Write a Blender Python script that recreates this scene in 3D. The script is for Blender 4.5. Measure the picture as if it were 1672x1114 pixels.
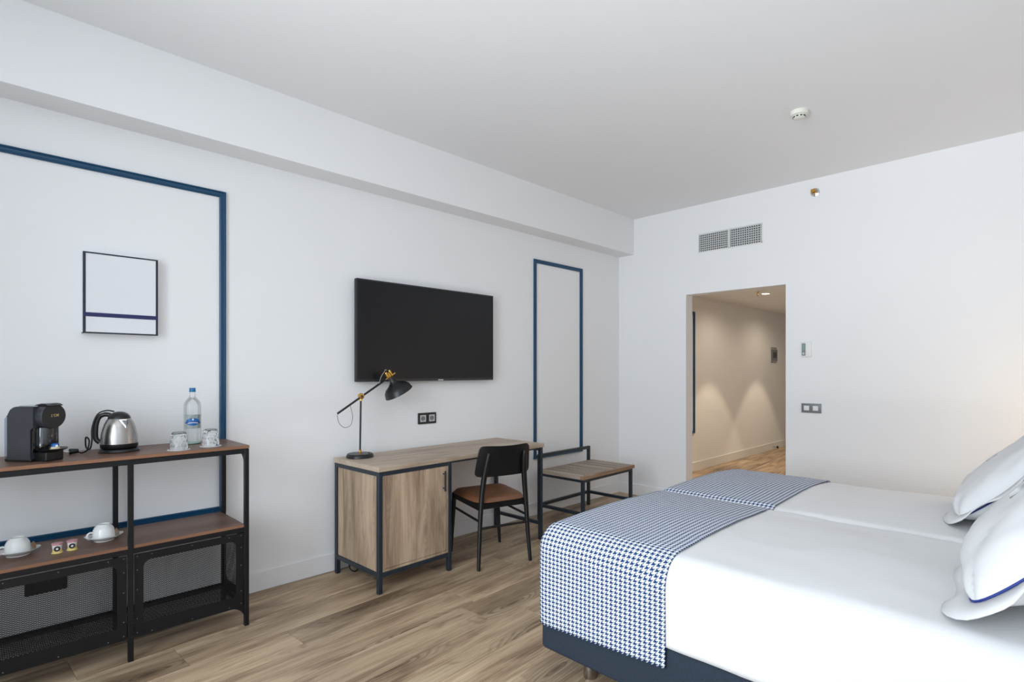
import bpy, bmesh, math, random
from mathutils import Vector, Matrix, noise
random.seed(7)
for o in list(bpy.data.objects): bpy.data.objects.remove(o)
S = bpy.context.scene
COL = S.collection
R = math.radians

# ---------------------------------------------------------------- camera, light, exposure
cam = bpy.data.objects.new('camera', bpy.data.cameras.new('camera')); COL.objects.link(cam)
cam.location = (0, 0, 1.34)
cam.rotation_euler = (R(90), 0, R(44.95 - 90))
cam.data.sensor_width = 36; cam.data.lens = 892.5 / 1672 * 36
cam.data.shift_y = 49.3 / 1672
cam.data.clip_start = 0.02
S.camera = cam
S.view_settings.view_transform = 'Standard'; S.view_settings.look = 'None'
S.view_settings.gamma = 1; S.view_settings.use_curve_mapping = False
S.view_settings.exposure = 0.09

W = bpy.data.worlds.new('sky'); S.world = W; W.use_nodes = True
W.node_tree.nodes['Background'].inputs[0].default_value = (0.75, 0.87, 1, 1)
W.node_tree.nodes['Background'].inputs[1].default_value = 1.0

def light(name, kind, loc, energy, color, rot=(0, 0, 0), **kw):
    l = bpy.data.lights.new(name, kind); l.energy = energy; l.color = color
    for k, v in kw.items(): setattr(l, k, v)
    o = bpy.data.objects.new(name, l); COL.objects.link(o); o.location = loc; o.rotation_euler = rot
    return o
# daylight entering through the wide window of the left wall (area light fills the opening, facing +X)
light('window_daylight', 'AREA', (-1.42, .90, 1.43), 31, (0.74, 0.88, 1.0), (0, R(-90), 0), shape='RECTANGLE', size=2.66, size_y=2.4)
# bright open sky farther out, seen through the same window opening
light('sky_glare', 'AREA', (-6.0, .2, 3.2), 660, (0.86, 0.94, 1.0), (0, R(-84), 0), shape='RECTANGLE', size=4.5, size_y=6.0)
# unseen area light added outside, facing up, to brighten the ceiling
light('ceiling_fill', 'AREA', (-5.4, 1.3, -.5), 980, (0.93, 0.97, 1.0), (R(180), 0, 0), shape='RECTANGLE', size=4.0, size_y=3.6)
# warm bedside wall lamp beyond the right edge of the frame
light('bedside_lamp', 'POINT', (4.40, -0.12, 1.05), 6.5, (1.0, 0.74, 0.48), shadow_soft_size=0.08)

# ---------------------------------------------------------------- helpers
def C(r, g, b):
    f = lambda c: (c / 255) / 12.92 if c <= 10.3 else ((c / 255 + .055) / 1.055) ** 2.4
    return (f(r), f(g), f(b), 1)

def T(name):
    m = bpy.data.materials.new(name); m.use_nodes = True
    return m, m.node_tree.nodes, m.node_tree.links, m.node_tree.nodes['Principled BSDF']

def mat(name, col, rough=.5, metal=0, spec=.5, noise_amt=0, noise_scale=60, bump=0, bump_scale=200, coat=0):
    m, n, l, b = T(name)
    b.inputs['Base Color'].default_value = col; b.inputs['Roughness'].default_value = rough
    b.inputs['Metallic'].default_value = metal; b.inputs['Specular IOR Level'].default_value = spec
    if coat: b.inputs['Coat Weight'].default_value = coat; b.inputs['Coat Roughness'].default_value = .1
    tc = n.new('ShaderNodeTexCoord')
    if noise_amt:
        t = n.new('ShaderNodeTexNoise'); t.inputs['Scale'].default_value = noise_scale; t.inputs['Detail'].default_value = 4
        l.new(tc.outputs['Object'], t.inputs['Vector'])
        mx = n.new('ShaderNodeMix'); mx.data_type = 'RGBA'
        mx.inputs[6].default_value = [max(0, c * (1 - noise_amt)) for c in col[:3]] + [1]
        mx.inputs[7].default_value = [min(1, c * (1 + noise_amt)) for c in col[:3]] + [1]
        l.new(t.outputs['Fac'], mx.inputs[0]); l.new(mx.outputs[2], b.inputs['Base Color'])
    if bump:
        t2 = n.new('ShaderNodeTexNoise'); t2.inputs['Scale'].default_value = bump_scale; t2.inputs['Detail'].default_value = 3
        l.new(tc.outputs['Object'], t2.inputs['Vector'])
        bp = n.new('ShaderNodeBump'); bp.inputs['Strength'].default_value = bump; bp.inputs['Distance'].default_value = .002
        l.new(t2.outputs['Fac'], bp.inputs['Height']); l.new(bp.outputs[0], b.inputs['Normal'])
    return m

def wood(name, cols, axis='X', scale=1.0, rough=.5, rand=False, streak=.5, fine=.35, rings=0, spec=.4):
    """grain running along axis; cols = dark, mid, light"""
    m, n, l, b = T(name)
    tc = n.new('ShaderNodeTexCoord'); src = tc.outputs['Object']
    if rand:
        oi = n.new('ShaderNodeObjectInfo')
        mu = n.new('ShaderNodeMath'); mu.operation = 'MULTIPLY'; mu.inputs[1].default_value = 37.3
        l.new(oi.outputs['Random'], mu.inputs[0])
        ad = n.new('ShaderNodeVectorMath'); ad.operation = 'ADD'
        l.new(src, ad.inputs[0]); l.new(mu.outputs[0], ad.inputs[1]); src = ad.outputs[0]
    def mp(along, across):
        v = n.new('ShaderNodeMapping')
        s = {'X': (along, across, across), 'Y': (across, along, across), 'Z': (across, across, along)}[axis]
        v.inputs['Scale'].default_value = [q * scale for q in s]
        l.new(src, v.inputs['Vector']); return v.outputs[0]
    def nz(vec, sc, det, rgh=.55, dist=0.0):
        t = n.new('ShaderNodeTexNoise'); t.inputs['Scale'].default_value = sc; t.inputs['Detail'].default_value = det
        t.inputs['Roughness'].default_value = rgh; t.inputs['Distortion'].default_value = dist
        l.new(vec, t.inputs['Vector']); return t.outputs['Fac']
    broad = nz(mp(.9, 7), 1.0, 5, .6, .8)
    finen = nz(mp(3.5, 110), 1.0, 4, .6, .2)
    knot = nz(mp(3.2, 12), 1.0, 3, .5, 1.5)
    cr = n.new('ShaderNodeValToRGB'); e = cr.color_ramp.elements
    e[0].position = .30; e[0].color = cols[0]; e[1].position = .72; e[1].color = cols[2]
    e.new(.50).color = cols[1]
    mixf = n.new('ShaderNodeMath'); mixf.operation = 'MULTIPLY_ADD'; mixf.inputs[1].default_value = fine * .6
    sub = n.new('ShaderNodeMath'); sub.operation = 'SUBTRACT'; sub.inputs[1].default_value = .5
    l.new(finen, sub.inputs[0]); l.new(sub.outputs[0], mixf.inputs[0]); l.new(broad, mixf.inputs[2])
    l.new(mixf.outputs[0], cr.inputs[0]); outc = cr.outputs[0]
    kr = n.new('ShaderNodeMapRange'); kr.inputs[1].default_value = .60; kr.inputs[2].default_value = .80
    kr.inputs[3].default_value = 0; kr.inputs[4].default_value = streak
    l.new(knot, kr.inputs[0])
    if rings:
        vo = n.new('ShaderNodeTexVoronoi'); vo.inputs['Scale'].default_value = 1.0; vo.feature = 'F1'; vo.voronoi_dimensions = '2D'
        wv = n.new('ShaderNodeVectorMath'); wv.operation = 'MULTIPLY_ADD'
        tn = n.new('ShaderNodeTexNoise'); tn.inputs['Scale'].default_value = 1.2; tn.inputs['Detail'].default_value = 2
        l.new(mp(2.0, 12), tn.inputs['Vector'])
        sx = n.new('ShaderNodeSeparateXYZ'); l.new(mp(1.0, 4.6), sx.inputs[0]); cx = n.new('ShaderNodeCombineXYZ')
        if axis == 'Z':
            sm = n.new('ShaderNodeMath'); l.new(sx.outputs[0], sm.inputs[0]); l.new(sx.outputs[1], sm.inputs[1])
            l.new(sx.outputs[2], cx.inputs[0]); l.new(sm.outputs[0], cx.inputs[1])
        else:
            l.new(sx.outputs[0], cx.inputs[0]); l.new(sx.outputs[1], cx.inputs[1])
        l.new(tn.outputs['Color'], wv.inputs[0]); wv.inputs[1].default_value = (.22, .22, .22); l.new(cx.outputs[0], wv.inputs[2])
        l.new(wv.outputs[0], vo.inputs['Vector'])
        # rings round each knot, fading with distance
        rn = n.new('ShaderNodeMath'); rn.operation = 'MULTIPLY'; rn.inputs[1].default_value = 95
        l.new(vo.outputs['Distance'], rn.inputs[0])
        sn = n.new('ShaderNodeMath'); sn.operation = 'SINE'; l.new(rn.outputs[0], sn.inputs[0])
        fd = n.new('ShaderNodeMapRange'); fd.inputs[1].default_value = .05; fd.inputs[2].default_value = .48; fd.inputs[3].default_value = rings; fd.inputs[4].default_value = 0
        l.new(vo.outputs['Distance'], fd.inputs[0])
        pick = n.new('ShaderNodeSeparateColor'); l.new(vo.outputs['Color'], pick.inputs[0])
        gt = n.new('ShaderNodeMath'); gt.operation = 'GREATER_THAN'; gt.inputs[1].default_value = .4; l.new(pick.outputs[0], gt.inputs[0])
        fm = n.new('ShaderNodeMath'); fm.operation = 'MULTIPLY'; l.new(fd.outputs[0], fm.inputs[0]); l.new(gt.outputs[0], fm.inputs[1])
        s01 = n.new('ShaderNodeMapRange'); s01.inputs[1].default_value = -.2; s01.inputs[2].default_value = 1; s01.inputs[3].default_value = .25; l.new(sn.outputs[0], s01.inputs[0])
        fk = n.new('ShaderNodeMath'); fk.operation = 'MULTIPLY'; l.new(fm.outputs[0], fk.inputs[0]); l.new(s01.outputs[0], fk.inputs[1])
        core = n.new('ShaderNodeMapRange'); core.inputs[1].default_value = .035; core.inputs[2].default_value = .11; core.inputs[3].default_value = min(.85, rings * 1.2); core.inputs[4].default_value = 0
        l.new(vo.outputs['Distance'], core.inputs[0])
        ck = n.new('ShaderNodeMath'); ck.operation = 'MULTIPLY'; l.new(core.outputs[0], ck.inputs[0]); l.new(gt.outputs[0], ck.inputs[1])
        mk = n.new('ShaderNodeMath'); mk.operation = 'MAXIMUM'; l.new(fk.outputs[0], mk.inputs[0]); l.new(ck.outputs[0], mk.inputs[1])
        m2 = n.new('ShaderNodeMix'); m2.data_type = 'RGBA'; m2.inputs[7].default_value = [c * .45 for c in cols[0][:3]] + [1]
        l.new(mk.outputs[0], m2.inputs[0]); l.new(outc, m2.inputs[6]); outc = m2.outputs[2]
    mx = n.new('ShaderNodeMix'); mx.data_type = 'RGBA'; mx.inputs[7].default_value = [c * .62 for c in cols[0][:3]] + [1]
    l.new(kr.outputs[0], mx.inputs[0]); l.new(outc, mx.inputs[6]); outc = mx.outputs[2]
    if rand:
        hs = n.new('ShaderNodeHueSaturation')
        r2 = n.new('ShaderNodeMapRange'); r2.inputs[3].default_value = .78; r2.inputs[4].default_value = 1.12
        l.new(oi.outputs['Random'], r2.inputs[0]); l.new(r2.outputs[0], hs.inputs['Value'])
        l.new(outc, hs.inputs['Color']); outc = hs.outputs[0]
    l.new(outc, b.inputs['Base Color'])
    b.inputs['Roughness'].default_value = rough; b.inputs['Specular IOR Level'].default_value = spec
    bp = n.new('ShaderNodeBump'); bp.inputs['Strength'].default_value = .18; bp.inputs['Distance'].default_value = .001
    l.new(finen, bp.inputs['Height']); l.new(bp.outputs[0], b.inputs['Normal'])
    return m

def thin_glass(name, tint=(1, 1, 1), refl=.6):
    m, n, l, b = T(name); n.remove(b)
    tr = n.new('ShaderNodeBsdfTransparent'); tr.inputs[0].default_value = (*tint, 1)
    gl = n.new('ShaderNodeBsdfGlossy'); gl.inputs['Roughness'].default_value = .03
    lw = n.new('ShaderNodeLayerWeight'); lw.inputs[0].default_value = .35
    mu = n.new('ShaderNodeMath'); mu.operation = 'MULTIPLY'; mu.inputs[1].default_value = refl
    l.new(lw.outputs['Fresnel'], mu.inputs[0])
    ms = n.new('ShaderNodeMixShader'); l.new(mu.outputs[0], ms.inputs[0]); l.new(tr.outputs[0], ms.inputs[1]); l.new(gl.outputs[0], ms.inputs[2])
    l.new(ms.outputs[0], n['Material Output'].inputs[0])
    return m

class MB:
    def __init__(s): s.bm = bmesh.new()
    def merge(s, t, M=None):
        if M is not None: bmesh.ops.transform(t, matrix=M, verts=t.verts)
        me = bpy.data.meshes.new('tmp'); t.to_mesh(me); t.free(); s.bm.from_mesh(me); bpy.data.meshes.remove(me); return s
    def box(s, x0, x1, y0, y1, z0, z1, bev=0, seg=1, M=None):
        t = bmesh.new(); bmesh.ops.create_cube(t, size=1)
        for v in t.verts:
            v.co = Vector(((x0 + x1) / 2 + v.co.x * (x1 - x0), (y0 + y1) / 2 + v.co.y * (y1 - y0), (z0 + z1) / 2 + v.co.z * (z1 - z0)))
        if bev: bmesh.ops.bevel(t, geom=t.edges[:], offset=bev, segments=seg, affect='EDGES', profile=.5)
        return s.merge(t, M)
    def bar(s, p0, p1, w, h, up=(0, 0, 1), bev=0):
        p0, p1 = Vector(p0), Vector(p1); d = p1 - p0; L = d.length; d.normalize()
        u = Vector(up); sx = d.cross(u)
        if sx.length < 1e-4: sx = d.cross(Vector((0, 1, 0)))
        sx.normalize(); uz = sx.cross(d)
        M = Matrix((d, sx, uz)).transposed().to_4x4(); M.translation = p0
        return s.box(0, L, -w / 2, w / 2, -h / 2, h / 2, bev, M=M)
    def cyl(s, p0, p1, r0, r1=None, seg=24, bev=0):
        r1 = r0 if r1 is None else r1
        p0, p1 = Vector(p0), Vector(p1); d = p1 - p0; L = d.length
        t = bmesh.new(); bmesh.ops.create_cone(t, cap_ends=True, segments=seg, radius1=r0, radius2=r1, depth=L)
        if bev:
            es = [e for e in t.edges if len(e.link_faces) == 2 and any(len(f.verts) > 4 for f in e.link_faces)]
            bmesh.ops.bevel(t, geom=es, offset=bev, segments=2, affect='EDGES', profile=.5)
        M = Vector((0, 0, 1)).rotation_difference(d).to_matrix().to_4x4(); M.translation = (p0 + p1) / 2
        return s.merge(t, M)
    def tube(s, pts, r, seg=8, closed=False, smooth=0, radii=None):
        pts = [Vector(p) for p in pts]
        if smooth:
            out = []; n = len(pts); rng = range(n if closed else n - 1)
            for i in rng:
                g = (lambda k: pts[k % n]) if closed else (lambda k: pts[min(max(k, 0), n - 1)])
                a, b, c, d = g(i - 1), g(i), g(i + 1), g(i + 2)
                for k in range(smooth):
                    q = k / smooth
                    out.append(.5 * ((2 * b) + (c - a) * q + (2 * a - 5 * b + 4 * c - d) * q * q + (3 * b - a - 3 * c + d) * q ** 3))
            if not closed: out.append(pts[-1])
            pts = out
        n = len(pts); rings = []; prev = None
        for i, p in enumerate(pts):
            a = pts[i - 1] if (i or closed) else p; b = pts[(i + 1) % n] if (i < n - 1 or closed) else p
            d = (b - a).normalized() if (b - a).length > 1e-9 else Vector((0, 0, 1))
            if prev is None:
                u = d.orthogonal().normalized()
            else:
                u = (prev - d * prev.dot(d)); u = u.normalized() if u.length > 1e-6 else d.orthogonal().normalized()
            prev = u; w = d.cross(u); rr = radii[i] if radii else r
            rings.append([s.bm.verts.new(p + rr * (math.cos(2 * math.pi * k / seg) * u + math.sin(2 * math.pi * k / seg) * w)) for k in range(seg)])
        for i in range(n if closed else n - 1):
            A, B = rings[i], rings[(i + 1) % n]
            for k in range(seg): s.bm.faces.new((A[k], A[(k + 1) % seg], B[(k + 1) % seg], B[k]))
        if not closed:
            s.bm.faces.new(rings[0][::-1]); s.bm.faces.new(rings[-1])
        return s
    def lathe(s, prof, seg=32, M=None, fn=None):
        t = bmesh.new(); rings = []
        for r, z in prof:
            if r < 1e-6: rings.append([t.verts.new((0, 0, z))])
            else:
                ring = []
                for k in range(seg):
                    a = 2 * math.pi * k / seg; rr = r; zz = z
                    if fn: rr, zz = fn(a, r, z)
                    ring.append(t.verts.new((rr * math.cos(a), rr * math.sin(a), zz)))
                rings.append(ring)
        for A, B in zip(rings, rings[1:]):
            if len(A) == 1 and len(B) == 1: continue
            for k in range(seg):
                k2 = (k + 1) % seg
                if len(A) == 1: t.faces.new((A[0], B[k2], B[k]))
                elif len(B) == 1: t.faces.new((A[k], A[k2], B[0]))
                else: t.faces.new((A[k], A[k2], B[k2], B[k]))
        bmesh.ops.recalc_face_normals(t, faces=t.faces[:])
        return s.merge(t, M)
    def plate(s, outer, holes, thick, M=None):
        """2-D outline (with holes) in XY extruded by thick along +Z"""
        t = bmesh.new(); es = []
        for loop in [outer] + list(holes):
            vs = [t.verts.new((x, y, 0)) for x, y in loop]
            es += [t.edges.new((vs[i], vs[(i + 1) % len(vs)])) for i in range(len(vs))]
        r = bmesh.ops.triangle_fill(t, edges=es, use_beauty=True)
        fs = [f for f in r['geom'] if isinstance(f, bmesh.types.BMFace)]
        ex = bmesh.ops.extrude_face_region(t, geom=fs)
        bmesh.ops.translate(t, verts=[v for v in ex['geom'] if isinstance(v, bmesh.types.BMVert)], vec=(0, 0, thick))
        bmesh.ops.recalc_face_normals(t, faces=t.faces[:])
        return s.merge(t, M)
    def build(s, name, m, parent=None, smooth=None, kind=None, label=None, loc=None):
        me = bpy.data.meshes.new(name); s.bm.to_mesh(me); s.bm.free()
        if m is not None: me.materials.append(m)
        if smooth is not None:
            for p in me.polygons: p.use_smooth = True
            me.set_sharp_from_angle(angle=R(smooth))
        o = bpy.data.objects.new(name, me); COL.objects.link(o)
        if parent: o.parent = parent
        if kind: o['kind'] = kind
        if label: o['label'] = label
        if loc: o.location = loc
        return o

def tag(o, label, cat, group=None):
    o['label'] = label; o['category'] = cat
    if group: o['group'] = group
    return o
def thing(name, label, cat, loc=(0, 0, 0), rz=0, group=None):
    o = bpy.data.objects.new(name, None); COL.objects.link(o); o.empty_display_size = .05
    o.location = loc; o.rotation_euler = (0, 0, rz)
    return tag(o, label, cat, group)
def copy_tree(o, parent=None):
    c = o.copy(); COL.objects.link(c); c.parent = parent
    for ch in list(o.children): copy_tree(ch, c)
    return c
def inst(src, name, parent, loc, rot=None):
    c = bpy.data.objects.new(name, src.data); COL.objects.link(c); c.parent = parent; c.location = loc
    if rot: c.rotation_euler = rot
    return c
def rrect(x0, x1, y0, y1, r, n=6):
    if not isinstance(r, (list, tuple)): r = [r] * 4
    out = []
    for (cx, cy, a0, rr) in ((x1, y0, -90, r[0]), (x1, y1, 0, r[1]), (x0, y1, 90, r[2]), (x0, y0, 180, r[3])):
        sx = -1 if cx == x1 else 1; sy = -1 if cy == y1 else 1
        if rr <= 0: out.append((cx, cy)); continue
        ox, oy = cx + sx * rr, cy + sy * rr
        for k in range(n + 1):
            a = R(a0 + 90 * k / n); out.append((ox + rr * math.cos(a), oy + rr * math.sin(a)))
    return out
def text_mb(txt, size, depth=.0006, shear=0, M=None):
    cu = bpy.data.curves.new('t', 'FONT'); cu.body = txt; cu.size = size; cu.extrude = depth; cu.align_x = 'CENTER'; cu.align_y = 'CENTER'; cu.shear = shear
    o = bpy.data.objects.new('t', cu); COL.objects.link(o)
    dg = bpy.context.evaluated_depsgraph_get(); dg.update()
    me = bpy.data.meshes.new_from_object(o.evaluated_get(dg))
    b = MB(); t = bmesh.new(); t.from_mesh(me); b.merge(t, M)
    bpy.data.objects.remove(o); bpy.data.meshes.remove(me)
    return b
def plane_M(origin, ax, ay):
    ax, ay = Vector(ax).normalized(), Vector(ay).normalized(); az = ax.cross(ay)
    M = Matrix((ax, ay, az)).transposed().to_4x4(); M.translation = Vector(origin); return M

# ---------------------------------------------------------------- materials
M_wall = mat('white_paint', C(240, 240, 241), .85, spec=.2, bump=.05, bump_scale=300)
M_ceil = mat('ceiling_paint', C(240, 240, 241), .9, spec=.1, bump=.04, bump_scale=260)
M_white = mat('white_lacquer', C(232, 232, 230), .45)
M_blue = mat('blue_lacquer', C(8, 66, 100), .36, spec=.5)
M_black = mat('black_steel', C(15, 16, 19), .42, spec=.35, noise_amt=.15, noise_scale=30)
M_navy = mat('blue_black_steel', C(34, 44, 54), .42, spec=.5, noise_amt=.12, noise_scale=30)
M_chairblk = mat('black_lacquer', C(17, 18, 20), .38, noise_amt=.2, noise_scale=40)
M_plank = wood('oak_plank', (C(124, 100, 80), C(180, 155, 127), C(214, 191, 160)), 'X', 1.0, .42, rand=True, streak=.55, fine=.9, rings=.8)
M_sub = mat('tan_joint', C(120, 100, 82), .7, noise_amt=.1)
M_oak = wood('grey_oak', (C(150, 130, 112), C(184, 166, 146), C(206, 188, 168)), 'X', 1.3, .5, streak=.35, fine=.5)
M_oakz = wood('grey_oak_upright', (C(122, 100, 82), C(172, 148, 125), C(202, 178, 152)), 'Z', 1.3, .5, streak=.35, fine=.7, rings=.26)
M_oaky = wood('grey_oak_slat', (C(140, 124, 110), C(178, 163, 147), C(200, 186, 170)), 'Y', 1.3, .5, rand=True, streak=.3, fine=.5)
M_brown = wood('brown_board', (C(82, 58, 47), C(108, 80, 66), C(128, 97, 80)), 'X', 1.0, .4, streak=.2, fine=.4)
M_edge = wood('brown_edge', (C(112, 76, 56), C(136, 97, 73), C(156, 114, 88)), 'X', 1.0, .5, streak=.2, fine=.4)
M_leather = mat('tan_leather', C(122, 80, 54), .45, noise_amt=.12, noise_scale=90, bump=.15, bump_scale=500)
M_screen = mat('tv_glass', C(22, 23, 26), .34, spec=.3)
M_bezel = mat('tv_bezel', C(34, 38, 44), .35)
M_brass = mat('brass', C(214, 170, 86), .22, metal=1)
M_steel = mat('brushed_steel', C(176, 172, 168), .26, metal=1, noise_amt=.08, noise_scale=15)
M_chrome = mat('chrome', C(215, 215, 215), .12, metal=1)
M_cup = mat('white_porcelain', C(236, 237, 236), .18, coat=.5)
M_sheet = mat('white_cotton', C(226, 226, 227), .85, spec=.15, bump=.12, bump_scale=140)
M_base = mat('charcoal_fabric', C(47, 55, 66), .9, spec=.15, noise_amt=.45, noise_scale=420, bump=.3, bump_scale=600)
M_pipe = mat('royal_blue_cord', C(30, 52, 130), .6)
M_plastic = mat('black_plastic', C(20, 20, 22), .32)
M_char = mat('charcoal_plastic', C(52, 54, 60), .42)
M_gloss = mat('gloss_black', C(12, 13, 15), .1, coat=.6)
M_grey = mat('grey_plate', C(118, 123, 128), .4)
M_silver = mat('silver_insert', C(190, 193, 196), .35)
M_tape = mat('dark_tape', C(34, 40, 56), .6)
M_tape2 = mat('navy_tape', C(34, 40, 92), .6)
M_canvas = mat('white_canvas', C(232, 233, 236), .8, bump=.1, bump_scale=500)
M_lcd = mat('lcd_green', C(128, 160, 152), .25)
M_void = mat('duct_dark', C(26, 27, 29), .9)
M_grille = mat('grille_paint', C(196, 198, 198), .5)
M_ivory = mat('ivory_plastic', C(228, 228, 218), .5)
M_glass = thin_glass('clear_glass', (.985, .992, .992), .36)
M_water = thin_glass('water', (.985, .99, .99), .25)
M_cap = mat('blue_cap', C(4, 104, 158), .3)
M_tank = thin_glass('smoke_tank', (.72, .76, .8), .5)
M_gold = mat('gold_print', C(206, 186, 120), .4)
M_paper = mat('white_paper', C(238, 238, 236), .8)
M_kraft = mat('kraft_paper', C(168, 136, 108), .8, noise_amt=.1)
M_cable = mat('grey_cable', C(92, 92, 96), .5)
M_lampcable = mat('pale_cable', C(150, 148, 140), .5)
m, n_, l_, b_ = T('cut_glass'); M_cut = m
b_.inputs['Base Color'].default_value = (1, 1, 1, 1); b_.inputs['Roughness'].default_value = .02
b_.inputs['Transmission Weight'].default_value = 1; b_.inputs['IOR'].default_value = 1.4
def emit(name, col, s):
    m, n, l, b = T(name); b.inputs['Base Color'].default_value = col
    b.inputs['Emission Color'].default_value = col; b.inputs['Emission Strength'].default_value = s; return m
M_lampglow = emit('downlight_glow', (1, .86, .66, 1), 14)

def houndstooth():
    m, n, l, b = T('houndstooth')
    uv = n.new('ShaderNodeUVMap'); uv.uv_map = 'threads'
    sp = n.new('ShaderNodeSeparateXYZ'); l.new(uv.outputs[0], sp.inputs[0])
    def mth(op, a, bb=None):
        q = n.new('ShaderNodeMath'); q.operation = op
        for i, v in enumerate((a, bb)):
            if v is None: continue
            if isinstance(v, (int, float)): q.inputs[i].default_value = v
            else: l.new(v, q.inputs[i])
        return q.outputs[0]
    iu, iv = mth('FLOOR', sp.outputs[0]), mth('FLOOR', sp.outputs[1])
    wu = mth('LESS_THAN', mth('MODULO', iu, 8), 3.5); wv = mth('LESS_THAN', mth('MODULO', iv, 8), 3.5)
    ov = mth('LESS_THAN', mth('MODULO', mth('ADD', iu, iv), 4), 1.5)
    mx = n.new('ShaderNodeMix'); mx.data_type = 'FLOAT'; l.new(ov, mx.inputs[0]); l.new(wv, mx.inputs[2]); l.new(wu, mx.inputs[3])
    cm = n.new('ShaderNodeMix'); cm.data_type = 'RGBA'; l.new(mx.outputs[0], cm.inputs[0])
    cm.inputs[6].default_value = C(229, 232, 237); cm.inputs[7].default_value = C(30, 62, 108)
    l.new(cm.outputs[2], b.inputs['Base Color']); b.inputs['Roughness'].default_value = .9; b.inputs['Specular IOR Level'].default_value = .15
    return m
M_hound = houndstooth()

# ---------------------------------------------------------------- the setting
XL, XR, YB, YF, ZC = -1.2, 5.138, 3.45, -0.42, 2.988     # left (window) wall, right wall, tv wall, bed-head wall, ceiling
DY0, DY1, DZ, WT = 1.704, 2.651, 2.11, .135              # doorway in the right wall
HX, HY, HZ = 11.0, 1.60, 2.35                            # hallway end, near side and ceiling

fl = MB().box(XL - .2, HX + .2, YF - .2, YB + .2, -.14, -.008).build('floor', M_sub, kind='structure')
PW, PL, ang = .235, 1.52, R(3.3)
def clip_poly(poly, x0, x1, y0, y1):
    for ax, v, s in ((0, x0, 1), (0, x1, -1), (1, y0, 1), (1, y1, -1)):
        out = []
        for i, p in enumerate(poly):
            q = poly[i - 1]; ip = (p[ax] - v) * s >= 0; iq = (q[ax] - v) * s >= 0
            if ip != iq:
                t = (v - q[ax]) / (p[ax] - q[ax]); out.append((q[0] + (p[0] - q[0]) * t, q[1] + (p[1] - q[1]) * t))
            if ip: out.append(p)
        poly = out
        if not poly: break
    return poly
butts = {0: .725, -1: 1.17, -3: 1.965, -4: 2.19, 1: .36, -2: .55}
ca, sa = math.cos(ang), math.sin(ang)
def plank_world(u, v): return (1.1 + u * ca - v * sa, 2.815 + u * sa + v * ca)
for row in range(-17, 8):
    bx = butts.get(row, random.uniform(0, PL)) - 1.1
    for k in range(-3, 9):
        u0, u1 = bx + k * PL + .0007, bx + (k + 1) * PL - .0007
        v0, v1 = row * PW + .0007, (row + 1) * PW - .0007
        poly = [plank_world(u, v) for u, v in ((u0, v0), (u1, v0), (u1, v1), (u0, v1))]
        reg = clip_poly(poly, XL, XR + WT, YF, YB) if True else []
        # hall part only within the hallway strip
        cx = sum(p[0] for p in poly) / 4
        reg = clip_poly(poly, XL, HX, YF if cx < XR - .2 else (HY if cx > XR + 1 else YF), YB)
        if len(reg) < 3: continue
        area = abs(sum(reg[i - 1][0] * reg[i][1] - reg[i][0] * reg[i - 1][1] for i in range(len(reg)))) / 2
        if area < .004: continue
        ox, oy = sum(p[0] for p in reg) / len(reg), sum(p[1] for p in reg) / len(reg)
        loc = [((x - ox) * ca + (y - oy) * sa, -(x - ox) * sa + (y - oy) * ca) for x, y in reg]
        # chamfered plank: bottom loop, upper loop, slightly inset top loop
        bm = bmesh.new()
        rings = []
        for z, ins in ((-.009, 0), (-.0012, 0), (0, .0014)):
            rr = []
            for x, y in loc:
                L = math.hypot(x, y) or 1
                rr.append(bm.verts.new((x - math.copysign(ins, x), y - math.copysign(ins, y), z)))
            rings.append(rr)
        for A, B in zip(rings, rings[1:]):
            for i in range(len(A)): bm.faces.new((A[i - 1], A[i], B[i], B[i - 1]))
        bm.faces.new(rings[-1]); bmesh.ops.recalc_face_normals(bm, faces=bm.faces[:])
        if bm.faces[-1].normal.z < 0: pass
        b = MB(); b.bm.free(); b.bm = bm
        p = b.build('plank', M_plank, fl); p.location = (ox, oy, 0); p.rotation_euler = (0, 0, ang)

MB().box(XL - .2, HX, YB, YB + .2, -.1, ZC + .2).build('wall_back', M_wall, kind='structure')
w = MB(); w.box(XR, XR + WT, DY1, YB, 0, ZC).box(XR, XR + WT, YF, DY0, 0, ZC).box(XR, XR + WT, DY0, DY1, DZ, ZC)
w.build('wall_right', M_wall, kind='structure')
MB().box(XL - .2, XR + WT, YF - .2, YF, -.1, ZC + .2).build('wall_front', M_wall, kind='structure')
wy0, wy1, wz0, wz1 = -.30, 2.10, .10, 2.76
w = MB(); w.box(XL - .2, XL, YF, wy0, 0, ZC).box(XL - .2, XL, wy1, YB, 0, ZC).box(XL - .2, XL, wy0, wy1, 0, wz0).box(XL - .2, XL, wy0, wy1, wz1, ZC)
w.build('wall_left', M_wall, kind='structure')
wf = MB(); fw = .06
for y0, y1 in ((wy0, wy0 + fw), (wy1 - fw, wy1), (.87, .93)): wf.box(XL - .09, XL - .03, y0, y1, wz0, wz1, .004)
for z0, z1 in ((wz0, wz0 + fw), (wz1 - fw, wz1)): wf.box(XL - .09, XL - .03, wy0, wy1, z0, z1, .004)
wf.build('window_1', M_white, kind='structure')
MB().box(XL - .2, XR + WT, YF - .2, YB + .2, ZC, ZC + .2).build('ceiling', M_ceil, kind='structure')
MB().box(XL, XR, 3.257, YB, 2.604, ZC).build('ceiling_beam', M_wall, kind='structure')
MB().box(XR + WT, HX, HY - .2, YB, HZ, HZ + .2).build('ceiling_hall', M_ceil, kind='structure')
MB().box(XR + WT, HX, HY - .2, HY, 0, HZ).build('wall_hall_front', M_wall, kind='structure')
MB().box(HX, HX + .2, HY - .2, YB + .2, -.1, HZ + .2).build('wall_hall_end', M_wall, kind='structure')
MB().box(XL, XR, YB - .012, YB, 0, .12, .003).build('baseboard_back', M_wall, kind='structure')
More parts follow.
